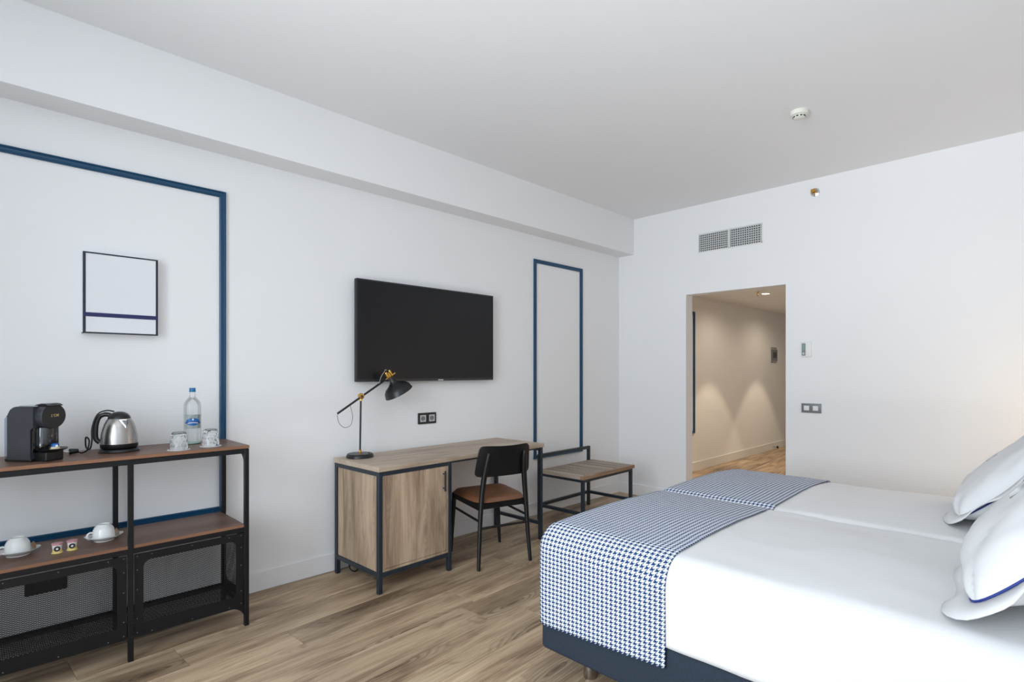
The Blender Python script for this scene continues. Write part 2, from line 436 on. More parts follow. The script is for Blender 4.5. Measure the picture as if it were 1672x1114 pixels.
MB().box(XR + WT, HX, YB - .014, YB, 0, .12, .003).build('baseboard_hall', M_white, kind='structure')
b = MB(); b.box(XR - .012, XR, DY1, YB - .012, 0, .12, .003).box(XR - .012, XR, YF, DY0, 0, .12, .003).build('baseboard_right', M_wall, kind='structure')

# blue moulding frames on the tv wall
def moulding(x0, x1, z0, z1, name):
    root = bpy.data.objects.new(name, None); COL.objects.link(root); root['kind'] = 'structure'; root.location = (0, YB, 0)
    w = .035
    prof = [(0, 0), (0, .010), (.006, .014), (.012, .012), (.022, .012), (.028, .018), (.033, .016), (.035, .008), (.035, 0)]
    cs = [(x0, z0, 1, 1), (x1, z0, -1, 1), (x1, z1, -1, -1), (x0, z1, 1, -1)]
    for i in range(4):
        A, B = cs[i], cs[(i + 1) % 4]
        bm = bmesh.new(); rings = []
        for (x, z, sx, sz) in (A, B):
            rings.append([bm.verts.new((x + sx * (w - a), -h, z + sz * (w - a))) for a, h in prof])
        for k in range(len(prof)):
            k2 = (k + 1) % len(prof); bm.faces.new((rings[0][k], rings[0][k2], rings[1][k2], rings[1][k]))
        bm.faces.new(rings[0][::-1]); bm.faces.new(rings[1]); bmesh.ops.recalc_face_normals(bm, faces=bm.faces[:])
        b = MB(); b.bm.free(); b.bm = bm; b.build('moulding', M_blue, root)
moulding(-.93, 1.081, .52, 2.386, 'trim_1')
moulding(3.738, 4.467, .52, 2.386, 'trim_2')
moulding(5.90, 6.915, .508, 2.136, 'trim_3')

# ---------------------------------------------------------------- hallway fittings
for i, (x, lab) in enumerate(((5.75, 'round recessed downlight just inside the hallway opening'), (7.34, 'glowing round downlight in the hallway ceiling beside the sprinkler'), (9.05, 'round downlight deeper along the hallway ceiling'))):
    d = thing('downlight', lab, 'ceiling light', (x, 2.68, HZ), 0, 'hallway downlights')
    MB().lathe([(.045, -.001), (.058, -.001), (.060, -.006), (.056, -.010), (.046, -.008), (.045, -.001)], 28).build('rim', M_white, d, 40)
    MB().lathe([(0, -.004), (.045, -.004), (.045, -.001), (0, -.001)], 24).build('diffuser', M_lampglow, d)
    light('hall_spot', 'SPOT', (x, 2.68, HZ - .02), 52, (1.0, .82, .60), (0, 0, 0), spot_size=R(70), spot_blend=.25, shadow_soft_size=.03)
    light('hall_spill', 'SPOT', (x, 2.68, HZ - .02), 15, (1.0, .84, .64), (0, 0, 0), spot_size=R(165), spot_blend=.6, shadow_soft_size=.04)
sp = thing('sprinkler', 'small chrome pendent sprinkler in the hallway ceiling', 'sprinkler', (7.10, 2.69, HZ))
MB().lathe([(0, 0), (.032, 0), (.03, -.006), (.012, -.010), (0, -.010)], 20).build('escutcheon', M_chrome, sp, 40)
MB().cyl((0, 0, -.008), (0, 0, -.03), .008).tube([(-.014, 0, -.028), (-.016, 0, -.045), (0, 0, -.06)], .003, 6).tube([(.014, 0, -.028), (.016, 0, -.045), (0, 0, -.06)], .003, 6).build('body', M_brass, sp, 40)
MB().lathe([(0, -.058), (.018, -.06), (.018, -.063), (0, -.064)], 14).build('deflector', M_chrome, sp)
pn = thing('wall_panel', 'grey square control panel on the hallway wall', 'panel', (9.80, YB, 1.615))
MB().box(-.15, .15, -.006, 0, -.135, .135, .003).build('plate', M_white, pn)
MB().box(-.13, .13, -.022, -.006, -.10, .10, .004).build('keypad', M_grey, pn)
MB().box(-.07, .09, -.026, -.022, -.05, .05, .002).build('display', M_char, pn)
MB().box(-.13, .13, -.010, -.006, .112, .130, .002).box(-.13, .13, -.010, -.006, -.130, -.112, .002).build('strip', M_grey, pn)
ds = thing('door_stop', 'small metal door stop at the foot of the hallway wall', 'door stop', (9.75, YB - .014, .05))
MB().cyl((0, 0, 0), (0, -.06, 0), .012).build('stem', M_chrome, ds, 40)
MB().cyl((0, -.06, 0), (0, -.085, 0), .02, bev=.003).build('rubber_tip', M_plastic, ds, 40)

# ---------------------------------------------------------------- ceiling / right wall fittings
sd = thing('smoke_detector', 'round ivory smoke detector on the ceiling', 'smoke detector', (3.74, 1.16, ZC))
MB().lathe([(0, 0), (.052, 0), (.053, -.012), (.050, -.024), (.040, -.030), (0, -.030)], 40).build('body', M_ivory, sd, 40)
MB().lathe([(.028, -.030), (.036, -.030), (.033, -.043), (.026, -.047), (0, -.048), (0, -.046)], 36).build('sensor_cap', M_ivory, sd, 40)
for k in range(10):
    a = 2 * math.pi * k / 10; c = Vector((math.cos(a), math.sin(a), 0)); tt = Vector((-c.y, c.x, 0))
    MB().bar(c * .0345 - tt * .007 + Vector((0, 0, -.037)), c * .0345 + tt * .007 + Vector((0, 0, -.037)), .004, .006).build('slot', M_void, sd)
sk = thing('sprinkler', 'brass sidewall sprinkler with a chrome collar high on the right wall', 'sprinkler', (XR, 1.467, 2.868), R(-90))
My = plane_M((0, 0, 0), (1, 0, 0), (0, 0, 1))   # lathe z axis -> local -y? (x, z plane) => normal -y
MB().lathe([(0, 0), (.036, 0), (.035, .008), (.022, .012), (.018, .004), (0, .004)], 28, M=plane_M((0, 0, 0), (1, 0, 0), (0, 0, 1))).build('collar', M_chrome, sk, 40)
bb = MB(); bb.cyl((0, .0, 0), (0, -.028, 0), .012); bb.tube([(-.012, -.02, 0), (-.016, -.04, 0), (0, -.058, 0)], .0035, 6); bb.tube([(.012, -.02, 0), (.016, -.04, 0), (0, -.058, 0)], .0035, 6)
bb.build('body', M_brass, sk, 40)
MB().box(-.018, .018, -.062, -.058, -.012, .016, .001).build('deflector', M_brass, sk)

av = thing('air_vent', 'wide white two section grille vent high on the right wall', 'vent', (XR, 2.209, 2.603), R(90))
# local: x = +world y (to the left in view), -y is into the room ... rotated 90 deg: local x -> world y, local y -> world -x
hw, hh = .307, .092
fr = MB().box(-hw, hw, .0, .012, -hh, -hh + .008, .002).box(-hw, hw, 0, .012, hh - .008, hh, .002).box(-hw, -hw + .008, 0, .012, -hh, hh, .002).box(hw - .008, hw, 0, .012, -hh, hh, .002).box(-.008, .008, 0, .012, -hh, hh, .002)
fr.build('frame', M_white, av)
MB().box(-hw + .006, hw - .006, .0005, .002, -hh + .006, hh - .006).build('backing', M_void, av)
hb = None; vb = None
for sgn in (-1, 1):
    x0, x1 = (-hw + .008, -.008) if sgn < 0 else (.008, hw - .008)
    for k in range(8):
        z = -hh + .008 + (k + .5) * (2 * hh - .016) / 8 + .006
        if hb is None:
            hb = MB().box(-(x1 - x0) / 2, (x1 - x0) / 2, -.0015, .0015, -.0045, .0045).build('blade', M_grille, av); hb.location = ((x0 + x1) / 2, .0095, z)
        else: inst(hb, 'blade', av, ((x0 + x1) / 2, .0095, z))
    for k in range(14):
        x = x0 + (k + .5) * (x1 - x0) / 14
        if vb is None:
            vb = MB().box(-.0042, .0042, -.0015, .0015, -hh + .008, hh - .008).build('fin', M_grille, av); vb.location = (x, .006, 0)
        else: inst(vb, 'fin', av, (x, .006, 0))

th = thing('thermostat', 'white wall thermostat with a narrow green display', 'thermostat', (XR, 1.535, 1.527), R(90))
MB().box(-.042, .042, 0, .014, -.065, .065, .004, 2).build('housing', M_white, th, 40)
MB().box(.004, .034, .014, .0155, -.052, .052, .001).build('display_frame', M_grey, th)
MB().box(.008, .030, .0155, .0165, -.010, .046).build('display', M_lcd, th)
MB().box(.010, .028, .0155, .0185, -.044, -.024, .001).build('button', M_silver, th)
sw = thing('light_switch', 'grey double light switch with two white rockers on the right wall', 'switch', (XR, 1.496, 1.022), R(90))
MB().box(-.078, .078, 0, .009, -.040, .040, .003, 2).build('plate', M_grey, sw, 40)
for x in (-.034, .036): MB().box(x - .021, x + .021, .009, .0125, -.02, .021, .002).build('rocker', M_white, sw)

# ---------------------------------------------------------------- sockets on the tv wall
def socket(name, lab, x0, x1, z0, z1, insert_mat):
    s = thing(name, lab, 'socket', ((x0 + x1) / 2, YB, (z0 + z1) / 2))
    w, h = (x1 - x0) / 2, (z1 - z0) / 2
    MB().plate(rrect(-w, w, -h, h, .004), [], .009, plane_M((0, 0, 0), (1, 0, 0), (0, 0, 1))).build('plate', M_plastic, s)
    for x in (-w / 2, w / 2):
        fr = MB().plate(rrect(x - .026, x + .026, -.026, .026, .003), [[(x + .02 * math.cos(-a * math.pi / 12), .02 * math.sin(-a * math.pi / 12)) for a in range(24)]], .003, plane_M((0, -.009, 0), (1, 0, 0), (0, 0, 1))).build('insert', insert_mat, s)
        M = plane_M((x, -.009, 0), (1, 0, 0), (0, 0, 1))
        MB().lathe([(0, .001), (.0205, .001), (.0205, .0), (0, 0)], 24, M).build('well', M_grey if insert_mat is M_silver else insert_mat, fr)
        for q in (-.0095, .0095):
            MB().cyl((x + q, -.010, 0), (x + q, -.0112, 0), .003, seg=12).build('pin_hole', M_void, fr)
        for q in (-1, 1):
            MB().box(x - .003, x + .003, -.0125, -.010, q * .0175 - .002, q * .0175 + .002).build('earth_clip', M_chrome if insert_mat is not M_plastic else M_char, fr)
    return s
socket('wall_socket', 'black double wall socket with silver inserts between television and desk', 2.440, 2.607, .935, 1.020, M_silver)
socket('wall_socket', 'all black double wall socket low behind the left mesh panel of the shelf unit', .20, .357, .275, .353, M_plastic)

# ---------------------------------------------------------------- television
tv = thing('television', 'large black flat television on the wall above the desk', 'television', (2.528, YB, 1.266))
x0, x1, zh, yb, yf = -.638, .640, .712, -.030, -.062
MB().box(x0, x1, yf + .004, yb, 0, zh, .006, 2).build('housing', M_bezel, tv, 40)
MB().plate(rrect(x0, x1, 0, zh, .004), [rrect(x0 + .009, x1 - .009, .018, zh - .008, .001)], .004, plane_M((0, yf + .004, 0), (1, 0, 0), (0, 0, 1))).build('bezel', M_bezel, tv)
MB().box(x0 + .006, x1 - .006, yf + .002, yf + .006, .015, zh - .006).build('screen', M_screen, tv)
MB().box(.06, .108, yf - .001, yf + .001, .003, .012, .0005).build('badge', M_silver, tv, label='small silver badge under the screen')
MB().box(-.25, .25, yb - .002, -.001, .2, .5).build('wall_bracket', M_plastic, tv)

# ---------------------------------------------------------------- picture
ar = thing('picture', 'white box canvas with a dark outline and a navy stripe', 'picture', (.572, YB, 1.53))
w, h, d = .158, .403, .045
MB().box(-w, w, -d, 0, 0, h, .002).build('canvas', M_canvas, ar)
t = MB()
for (a, bq, c, e) in ((-w - .001, -w + .010, -.001, h + .001), (w - .009, w + .001, -.001, h + .001)): t.box(a, bq, -d - .0015, -d + .006, c, e)
for (c, e) in ((-.001, .006), (h - .006, h + .001)): t.box(-w - .001, w + .001, -d - .0014, -d + .006, c, e)
t.box(-w - .0015, -w + .001, -d, -.004, -.0015, .004)
t.build('outline', M_tape, ar)
MB().box(-w - .001, w, -d - .0022, -d + .004, .083, .103).build('stripe', M_tape2, ar, label='navy stripe across the lower part')

# ---------------------------------------------------------------- shelf unit (console with two boards and mesh doors)
SX0, SX1, SY0, SY1 = .015, 1.062, 3.020, 3.402
sh = thing('shelf_unit', 'black metal shelf unit with two brown boards and mesh fronts against the wall', 'shelf', (0, 0, 0))
lg = .022
for x in (SX0, .531 - .0, SX1 - lg):
    for y in (SY0, SY1 - lg):
        o = MB().box(x, x + lg, y, y + lg, 0, .932, .002).build('leg', M_black, sh)
def board(z0, z1, nm, x0=SX0, x1=SX1, y0=SY0 - .002, y1=SY1):
    MB().box(x0, x1, y0 + .0015, y1, z0, z1, .001).build(nm, M_brown, sh)
    MB().box(x0, x1, y0, y0 + .0014, z0, z1 - .001).build('edge_band', M_edge, sh, label='lighter brown front edge of the board')
board(.934, .950, 'top_board')
board(.520, .535, 'middle_board', SX0 + .006, SX1 - lg - .002, SY0 + .006, SY1 - .004)
for z in (.908, .496):
    for y in (SY0 + .001, SY1 - .019): MB().box(SX0 + lg, SX1 - lg, y, y + .018, z, z + .024, .001).build('rail', M_black, sh)
    for x in (SX0 + .002, SX1 - .020): MB().box(x, x + .018, SY0 + lg, SY1 - lg, z, z + .024, .001).build('rail', M_black, sh)
# curved gussets in the end frames (under the top board) and arches at the feet
def gusset(r, n=8): return [(0, 0), (r, 0)] + [(r - r * math.sin(math.pi / 2 * k / n), r - r * (1 - 0) + (0 if False else r * (1 - math.cos(math.pi / 2 * k / n))) - r + 0) for k in range(0)]
def fillet(r, n=10):   # corner at (0,0); material between axes and a quarter arc centred (r,r)
    return [(0, 0), (r, 0)] + [(r - r * math.sin(math.pi / 2 * k / n), r - r * math.cos(math.pi / 2 * k / n)) for k in range(1, n)] + [(0, r)]
for x in (SX0 + .008, SX1 - .014):
    MB().plate(fillet(.085), [], .004, plane_M((x, SY0 + lg - .002, .910), (0, 1, 0), (0, 0, -1))).build('gusset', M_black, sh)
    MB().plate(fillet(.03), [], .004, plane_M((x, SY1 - lg + .002, .910), (0, -1, 0), (0, 0, -1))).build('gusset', M_black, sh)
    MB().plate(fillet(.075), [], .004, plane_M((x, SY0 + lg - .002, .112), (0, 1, 0), (0, 0, -1))).build('foot_arch', M_black, sh)
    MB().plate(fillet(.075), [], .004, plane_M((x, SY1 - lg + .002, .112), (0, -1, 0), (0, 0, -1))).build('foot_arch', M_black, sh)
for x, s in ((SX0 + lg - .002, 1), (SX1 - lg + .002, -1)):
    MB().plate(fillet(.07), [], .003, plane_M((x, SY0 + .010, .104), (s, 0, 0), (0, 0, -1))).build('foot_arch', M_black, sh)

def diamonds(w, h, px, pz, bw, th):
    """expanded metal sheet in local XY (0..w, 0..h)"""
    b = MB(); k = h / w
    sl = pz / px
    for sgn in (1, -1):
        c = -w * sl if sgn > 0 else 0
        cmax = h if sgn > 0 else h + w * sl
        while c < cmax:
            pts = []
            for (x, y) in ((0, c), (w, c + sgn * w * sl)): pts.append((x, y))
            (xa, ya), (xb, yb_) = pts
            t0, t1 = 0.0, 1.0; dy = yb_ - ya
            for lim, s in ((0, 1), (h, -1)):
                if abs(dy) < 1e-9: continue
                tt = (lim - ya) / dy
                if s * dy > 0: t0 = max(t0, tt)
                else: t1 = min(t1, tt)
            if t1 - t0 > 1e-3:
                P0 = (w * t0, ya + dy * t0); P1 = (w * t1, ya + dy * t1)
                off = bw / 2
                v = [b.bm.verts.new((x, y + o, z)) for (x, y) in (P0, P1) for o in (-off, off) for z in (0, th)]
                for f in ((0, 2, 6, 4), (1, 5, 7, 3), (0, 4, 5, 1), (2, 3, 7, 6)): b.bm.faces.new([v[i] for i in f])
            c += pz
    return b
riv = None
def mesh_panel(x0, x1, z0, z1, radii):
    global riv
    e = .041
    pan = MB().plate(rrect(x0, x1, z0, z1, .002), [rrect(x0 + .037, x1 - .037, z0 + .062, z1 - .036, radii)[::-1]], .0025, plane_M((0, SY0 + .012, 0), (1, 0, 0), (0, 0, 1))).build('mesh_door', M_black, sh)
    mm = diamonds(x1 - x0 - .066, z1 - z0 - .088, .0150, .0088, .0018, .0012)
    o = mm.build('mesh', M_black, pan, kind='stuff'); o.matrix_local = plane_M((x0 + .033, SY0 + .0135, z0 + .056), (1, 0, 0), (0, 0, 1))
    for (x, z) in [(x0 + .012, z) for z in (z0 + .02, z0 + .085, z0 + .22, z1 - .075, z1 - .012)] + [(x1 - .012, z) for z in (z0 + .02, z0 + .085, z0 + .22, z1 - .075, z1 - .012)] + [(x, z) for x in (x0 + .07, (x0 + x1) / 2, x1 - .07) for z in (z0 + .012, z1 - .012)]:
        if riv is None:
            riv = MB().lathe([(0, .0016), (.0015, .0012), (.0025, 0)], 10, plane_M((0, 0, 0), (1, 0, 0), (0, 0, 1))).build('rivet', M_grey, pan, 60); riv.location = (x, SY0 + .0095, z)
        else: inst(riv, 'rivet', pan, (x, SY0 + .0095, z))
mesh_panel(.556, SX1 - lg - .003, .103, .490, [0, .03, .03, 0])
mesh_panel(SX0 + lg + .003, .528, .103, .490, [0, .03, .03, 0])
for x in (SX0 + .010, SX1 - .013):     # end panels
    y0, y1 = SY0 + lg, SY1 - lg
    pan = MB().plate(rrect(y0, y1, .103, .497, 0), [rrect(y0 + .03, y1 - .03, .165, .455, .03)[::-1]], .0025, plane_M((x, 0, 0), (0, 1, 0), (0, 0, 1))).build('end_panel', M_black, sh)
    o = diamonds(y1 - y0 - .05, .30, .0150, .0088, .0018, .0012).build('mesh', M_black, pan, kind='stuff'); o.matrix_local = plane_M((x + .001, y0 + .025, .16), (0, 1, 0), (0, 0, 1))
x0, x1, y0, y1 = SX0 + lg, SX1 - lg, SY0 + .016, SY1 - .01
pan = MB().plate(rrect(x0, x1, y0, y1, 0), [rrect(x0 + .02, .525, y0 + .02, y1 - .03, .004)[::-1], rrect(.56, x1 - .02, y0 + .02, y1 - .03, .004)[::-1]], .003, Matrix.Translation((0, 0, .112))).build('bottom_panel', M_black, sh)
MB().box(x0, x1, y1 - .004, y1, .098, .128).build('rail', M_black, sh)
o = diamonds(x1 - x0 - .02, y1 - y0 - .03, .0150, .0088, .0019, .0012).build('mesh', M_black, pan, kind='stuff'); o.matrix_local = Matrix.Translation((x0 + .01, y0 + .01, .113))

# ---------------------------------------------------------------- coffee machine
ZT = .950
cm = thing('coffee_machine', 'charcoal capsule coffee machine with a round dark front on the top board', 'coffee machine', (.178, 3.246, ZT), R(-55))
# local: x forward, z up, y left
prof = [(.0, .012), (.0, .185), (.004, .205), (.016, .223), (.034, .234), (.050, .237), (.135, .237), (.135, .150), (.119, .135), (.119, .012)]
MB().plate(prof, [], .118, plane_M((0, .059, 0), (1, 0, 0), (0, 0, 1))).build('body', M_char, cm, 30)
MB().box(-.012, .125, -.061, .061, 0, .013, .003).build('foot', M_plastic, cm)
MB().plate(rrect(-.056, .056, .012, .192, .012), [], .016, plane_M((-.017, 0, 0), (0, 1, 0), (0, 0, 1))).build('water_tank', M_tank, cm, 40)
MB().box(-.018, .004, -.05, .05, .190, .198, .003).build('tank_lid', M_plastic, cm)
MB().lathe([(0, 0), (.050, 0), (.053, .004), (.053, .058), (.050, .062), (0, .062)], 48, plane_M((.108, 0, .194), (0, 1, 0), (0, 0, 1))).build('brew_head', M_char, cm, 30)
MB().lathe([(0, .003), (.0525, .002), (.0535, 0), (0, 0)], 56, plane_M((.170, 0, .194), (0, 1, 0), (0, 0, 1))).build('front_disc', mat('disc_brown_black', C(40, 38, 38), .5), cm, 30)
lo = text_mb("L'OR", .0165, .0003, .2, plane_M((.1735, .003, .196), (0, 1, 0), (0, 0, 1))).build('logo', M_gold, cm, label='gold lettering on the round front')
MB().plate([(.06, .236), (.10, .238), (.125, .246), (.145, .250), (.168, .248), (.180, .240), (.177, .238), (.16, .243), (.135, .239), (.06, .234)], [], .066, plane_M((0, .033, 0), (1, 0, 0), (0, 0, 1))).build('lever', M_plastic, cm, 40)
MB().box(.036, .128, -.040, .040, .2365, .2405, .0015).build('top_plate', M_silver, cm, label='silver plate on top')
MB().cyl((.142, 0, .118), (.142, 0, .150), .020, .026).build('spout', M_gloss, cm, 40)
MB().box(.117, .130, -.055, .055, .040, .150).build('back_plate', M_gloss, cm)
MB().cyl((.122, .004, .046), (.122, .004, .146), .046, seg=32, bev=.002).build('capsule_bin', M_gloss, cm, 40, label='gloss black column behind the tray')
MB().box(.075, .178, -.040, .040, .0, .042, .004).build('tray_base', M_plastic, cm)
MB().lathe([(0, .042), (.036, .042), (.050, .047), (.055, .053), (.053, .054), (.044, .049), (0, .048)], 44, Matrix.Translation((.163, 0, 0))).build('drip_tray', M_plastic, cm, 40)

def pod_copy(): pass
cp = thing('coffee_capsule', 'single blue and cream coffee capsule on the machine tray', 'capsule', (.178 + .178 * math.cos(R(-55)), 3.246 + .178 * math.sin(R(-55)), ZT + .049))
MB().lathe([(0, 0), (.019, 0), (.019, .002), (.016, .004), (.0145, .014), (0, .014)], 28).build('capsule_body', mat('cream_foil', C(222, 205, 170), .4), cp, 30)
MB().lathe([(.0148, .012), (.0140, .022), (.011, .026), (0, .027)], 28).build('top', mat('blue_foil', C(20, 92, 160), .3, metal=.3), cp, 40)
MB().lathe([(0, .001), (.005, .001), (.005, 0), (0, 0)], 14, plane_M((.004, -.0143, .016), (1, 0, 0), (0, 0, 1))).build('emblem', M_white, cp)

# ---------------------------------------------------------------- kettle
kt = thing('kettle', 'brushed steel electric kettle with black lid and base on the top board', 'kettle', (.533, 3.235, ZT))
MB().lathe([(0, 0), (.082, 0), (.085, .004), (.080, .014), (.066, .020), (0, .020)], 48).build('base', M_plastic, kt, 40)
MB().lathe([(0, .021), (.074, .021), (.0765, .024), (.0765, .040), (.074, .042), (0, .042)], 48).build('foot_ring', M_plastic, kt, 40)
bodyp = [(.0755, .041), (.0752, .06), (.0725, .085), (.067, .112), (.060, .135), (.0525, .152), (.047, .160)]
MB().lathe(bodyp, 64).build('body', M_steel, kt, 60)
MB().lathe([(.047, .158), (.0465, .163), (.043, .172), (.035, .182), (.022, .190), (.010, .193), (0, .1935)], 48).build('lid', M_plastic, kt, 40)
a = R(-76); c, s_ = math.cos(a), math.sin(a)
def kp(rad, side, z): return Vector((c * rad - s_ * side, s_ * rad + c * side, z))
b = MB()
tp = [kp(.050, -.024, .157), kp(.050, .024, .157), kp(.0655, 0, .112)]; tip = kp(.075, 0, .159)
vs = [b.bm.verts.new(p) for p in (tp[0], tp[1], tp[2], tip)]
for f in ((0, 2, 3), (2, 1, 3), (1, 0, 3)): b.bm.faces.new([vs[i] for i in f])
bmesh.ops.recalc_face_normals(b.bm, faces=b.bm.faces[:]); b.build('spout', M_steel, kt)
b = MB(); cen = (tp[0] + tp[1] + tp[2] + tip) / 4; od = kp(.0045, 0, .001)  # smaller grey triangle paints the dark reflection of the steel spout
vs = [b.bm.verts.new(cen + (p - cen) * .66 + od) for p in (tp[0], tp[1], tp[2], tip)]
for f in ((0, 2, 3), (2, 1, 3), (1, 0, 3)): b.bm.faces.new([vs[i] for i in f])
bmesh.ops.recalc_face_normals(b.bm, faces=b.bm.faces[:]); b.build('spout_reflection', M_grey, kt, label='dark reflection on the spout, painted as a grey triangle')
a = R(157); c, s_ = math.cos(a), math.sin(a)
MB().tube([kp(.036, 0, .176), kp(.056, 0, .181), kp(.080, 0, .170), kp(.092, 0, .14), kp(.096, 0, .10), kp(.094, 0, .065), kp(.078, 0, .046)], .011, 10, smooth=5).build('handle', M_plastic, kt, 60)
cord = [kp(.02, .0, .194), kp(.05, .010, .200), kp(.084, .016, .182), kp(.104, .018, .12), kp(.104, .022, .06), kp(.112, .020, .02), kp(.130, .01, .028), kp(.128, .02, .075), kp(.112, .03, .06), kp(.118, .036, .018), kp(.138, .034, .005), kp(.155, .030, .009)]
MB().tube(cord, .0035, 8, smooth=6).build('cord', M_plastic, kt, 60)
e0 = kp(.154, .030, .0145); dv = Vector((-1, -.15, 0)).normalized()
pl = MB().cyl(e0, e0 + dv * .035, .010, .014, bev=.002).build('plug', M_plastic, kt, 40)
for q in (-.006, .006):
    o_ = Vector((0, q, 0)); MB().cyl(e0 + dv * .034 + o_, e0 + dv * .052 + o_, .002, seg=8).build('pin', M_chrome, pl)

# ---------------------------------------------------------------- water bottle, tumblers
bt = thing('water_bottle', 'full clear glass water bottle with blue cap on the top board', 'bottle', (.868, 3.300, ZT))
op = [(0, 0), (.036, 0), (.041, .004), (.0415, .012), (.0420, .196), (.0412, .210), (.037, .224), (.029, .237), (.020, .247), (.0160, .254), (.0145, .262), (.0140, .283), (0, .283)]
MB().lathe(op, 48).build('glass_body', M_glass, bt, 50)
MB().lathe([(0, .004), (.037, .005), (.0395, .012), (.0400, .196), (.0392, .210), (.035, .223), (.027, .235), (.0185, .245), (.0165, .2475), (0, .2475)], 48).build('water', M_water, bt, 50)
MB().lathe([(.0, .0005), (.036, .0005), (.0405, .004), (.0405, .008), (.036, .005), (0, .004)], 40).build('base_glass', mat('pale_green_glass', C(176, 205, 196), .15), bt, 40, label='pale green tint of the thick glass base')
MB().lathe([(.0152, .278), (.0165, .279), (.0165, .281), (.0152, .282), (.0152, .297), (.0135, .300), (0, .300)], 28).build('cap', M_cap, bt, 40)
def wrap(prf, zc, r, n=None):
    """flat outline (arc length, height) wrapped on the bottle facing the camera"""
    b = MB(); a0 = math.atan2(-3.30, -.868) + .06
    b.plate(prf, [], .0004)
    bmesh.ops.subdivide_edges(b.bm, edges=b.bm.edges[:], cuts=3)
    for v in b.bm.verts:
        rr = r + v.co.z; ph = a0 + v.co.x / r; v.co = Vector((rr * math.cos(ph), rr * math.sin(ph), zc + v.co.y))
    bmesh.ops.recalc_face_normals(b.bm, faces=b.bm.faces[:])
    return b
lb = wrap(rrect(-.044, .044, -.037, .037, .002), .121, .0424).build('label', mat('silver_label', C(158, 166, 163), .35, noise_amt=.5, noise_scale=120), bt, label='silver grey paper label')
ov = [(.034 * math.copysign(abs(math.cos(t)) ** 1.0, math.cos(t)), .020 * math.sin(t)) for t in [2 * math.pi * k / 28 for k in range(28)]]
wrap(ov, .120, .0430).build('emblem', mat('label_blue', C(6, 96, 165), .35), lb)
wrap([(-.040, -.005), (-.02, -.002), (0, -.0005), (.02, -.002), (.040, -.005), (.040, -.012), (.02, -.0095), (0, -.008), (-.02, -.0095), (-.040, -.012)], .123, .0435).build('ribbon', mat('ribbon_violet', C(46, 66, 150), .4), lb)
for k in range(8):
    x = -.0225 + k * .0064
    wrap(rrect(x - .0021, x + .0021, -.0025, .0025, .0006, 2), .116 - .00006 * (k - 3.5) ** 2 * 4, .0439).build('letter', M_white, lb)
wrap([(.0, .009), (.004, .001), (.003, -.003), (0, -.0045), (-.003, -.003), (-.004, .001)], .132, .0435).build('drop', M_white, lb)

def tumbler(loc, lab, clab):
    c0 = tag(MB().lathe([(0, 0), (.050, 0), (.050, .0012), (0, .0012)], 30).build('paper_coaster', M_paper), clab, 'coaster', 'paper coasters under the tumblers')
    c0.location = loc
    t = thing('tumbler', lab, 'glass', (loc[0], loc[1], loc[2] + .0014), 0, 'upturned cut glass tumblers')
    # upturned: rim down (wide), thick base on top
    def facet(amp, k):
        def f(a, r, z):
            if .010 < z < .078 and r > .03:
                return r + amp * (abs(math.sin(k * a / 2 + z * 75)) + abs(math.sin(k * a / 2 - z * 75)) - 1.25), z
            return r, z
        return f
    outer = [(.0405, 0.0), (.0415, .002), (.0412, .010)] + [(.041 - .007 * (i / 14), .012 + i * .0047) for i in range(15)] + [(.032, .083), (.029, .085), (0, .085)]
    inner = [(0, .070), (.026, .070), (.030, .064), (.0365, .012), (.039, .0005)]
    prof = [(r, z) for r, z in inner][::1] + outer
    MB().lathe(prof, 56, fn=facet(.0018, 14)).build('bowl', M_cut, t, 30)
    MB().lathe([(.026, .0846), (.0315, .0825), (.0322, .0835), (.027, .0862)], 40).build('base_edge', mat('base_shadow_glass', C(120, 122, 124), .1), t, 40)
    return t
tumbler((.752, 3.088, ZT), 'upturned cut glass tumbler nearer the kettle', 'white paper coaster under the tumbler nearer the kettle')
tumbler((.906, 3.124, ZT), 'upturned cut glass tumbler at the right of the water bottle', 'white paper coaster under the tumbler right of the bottle')

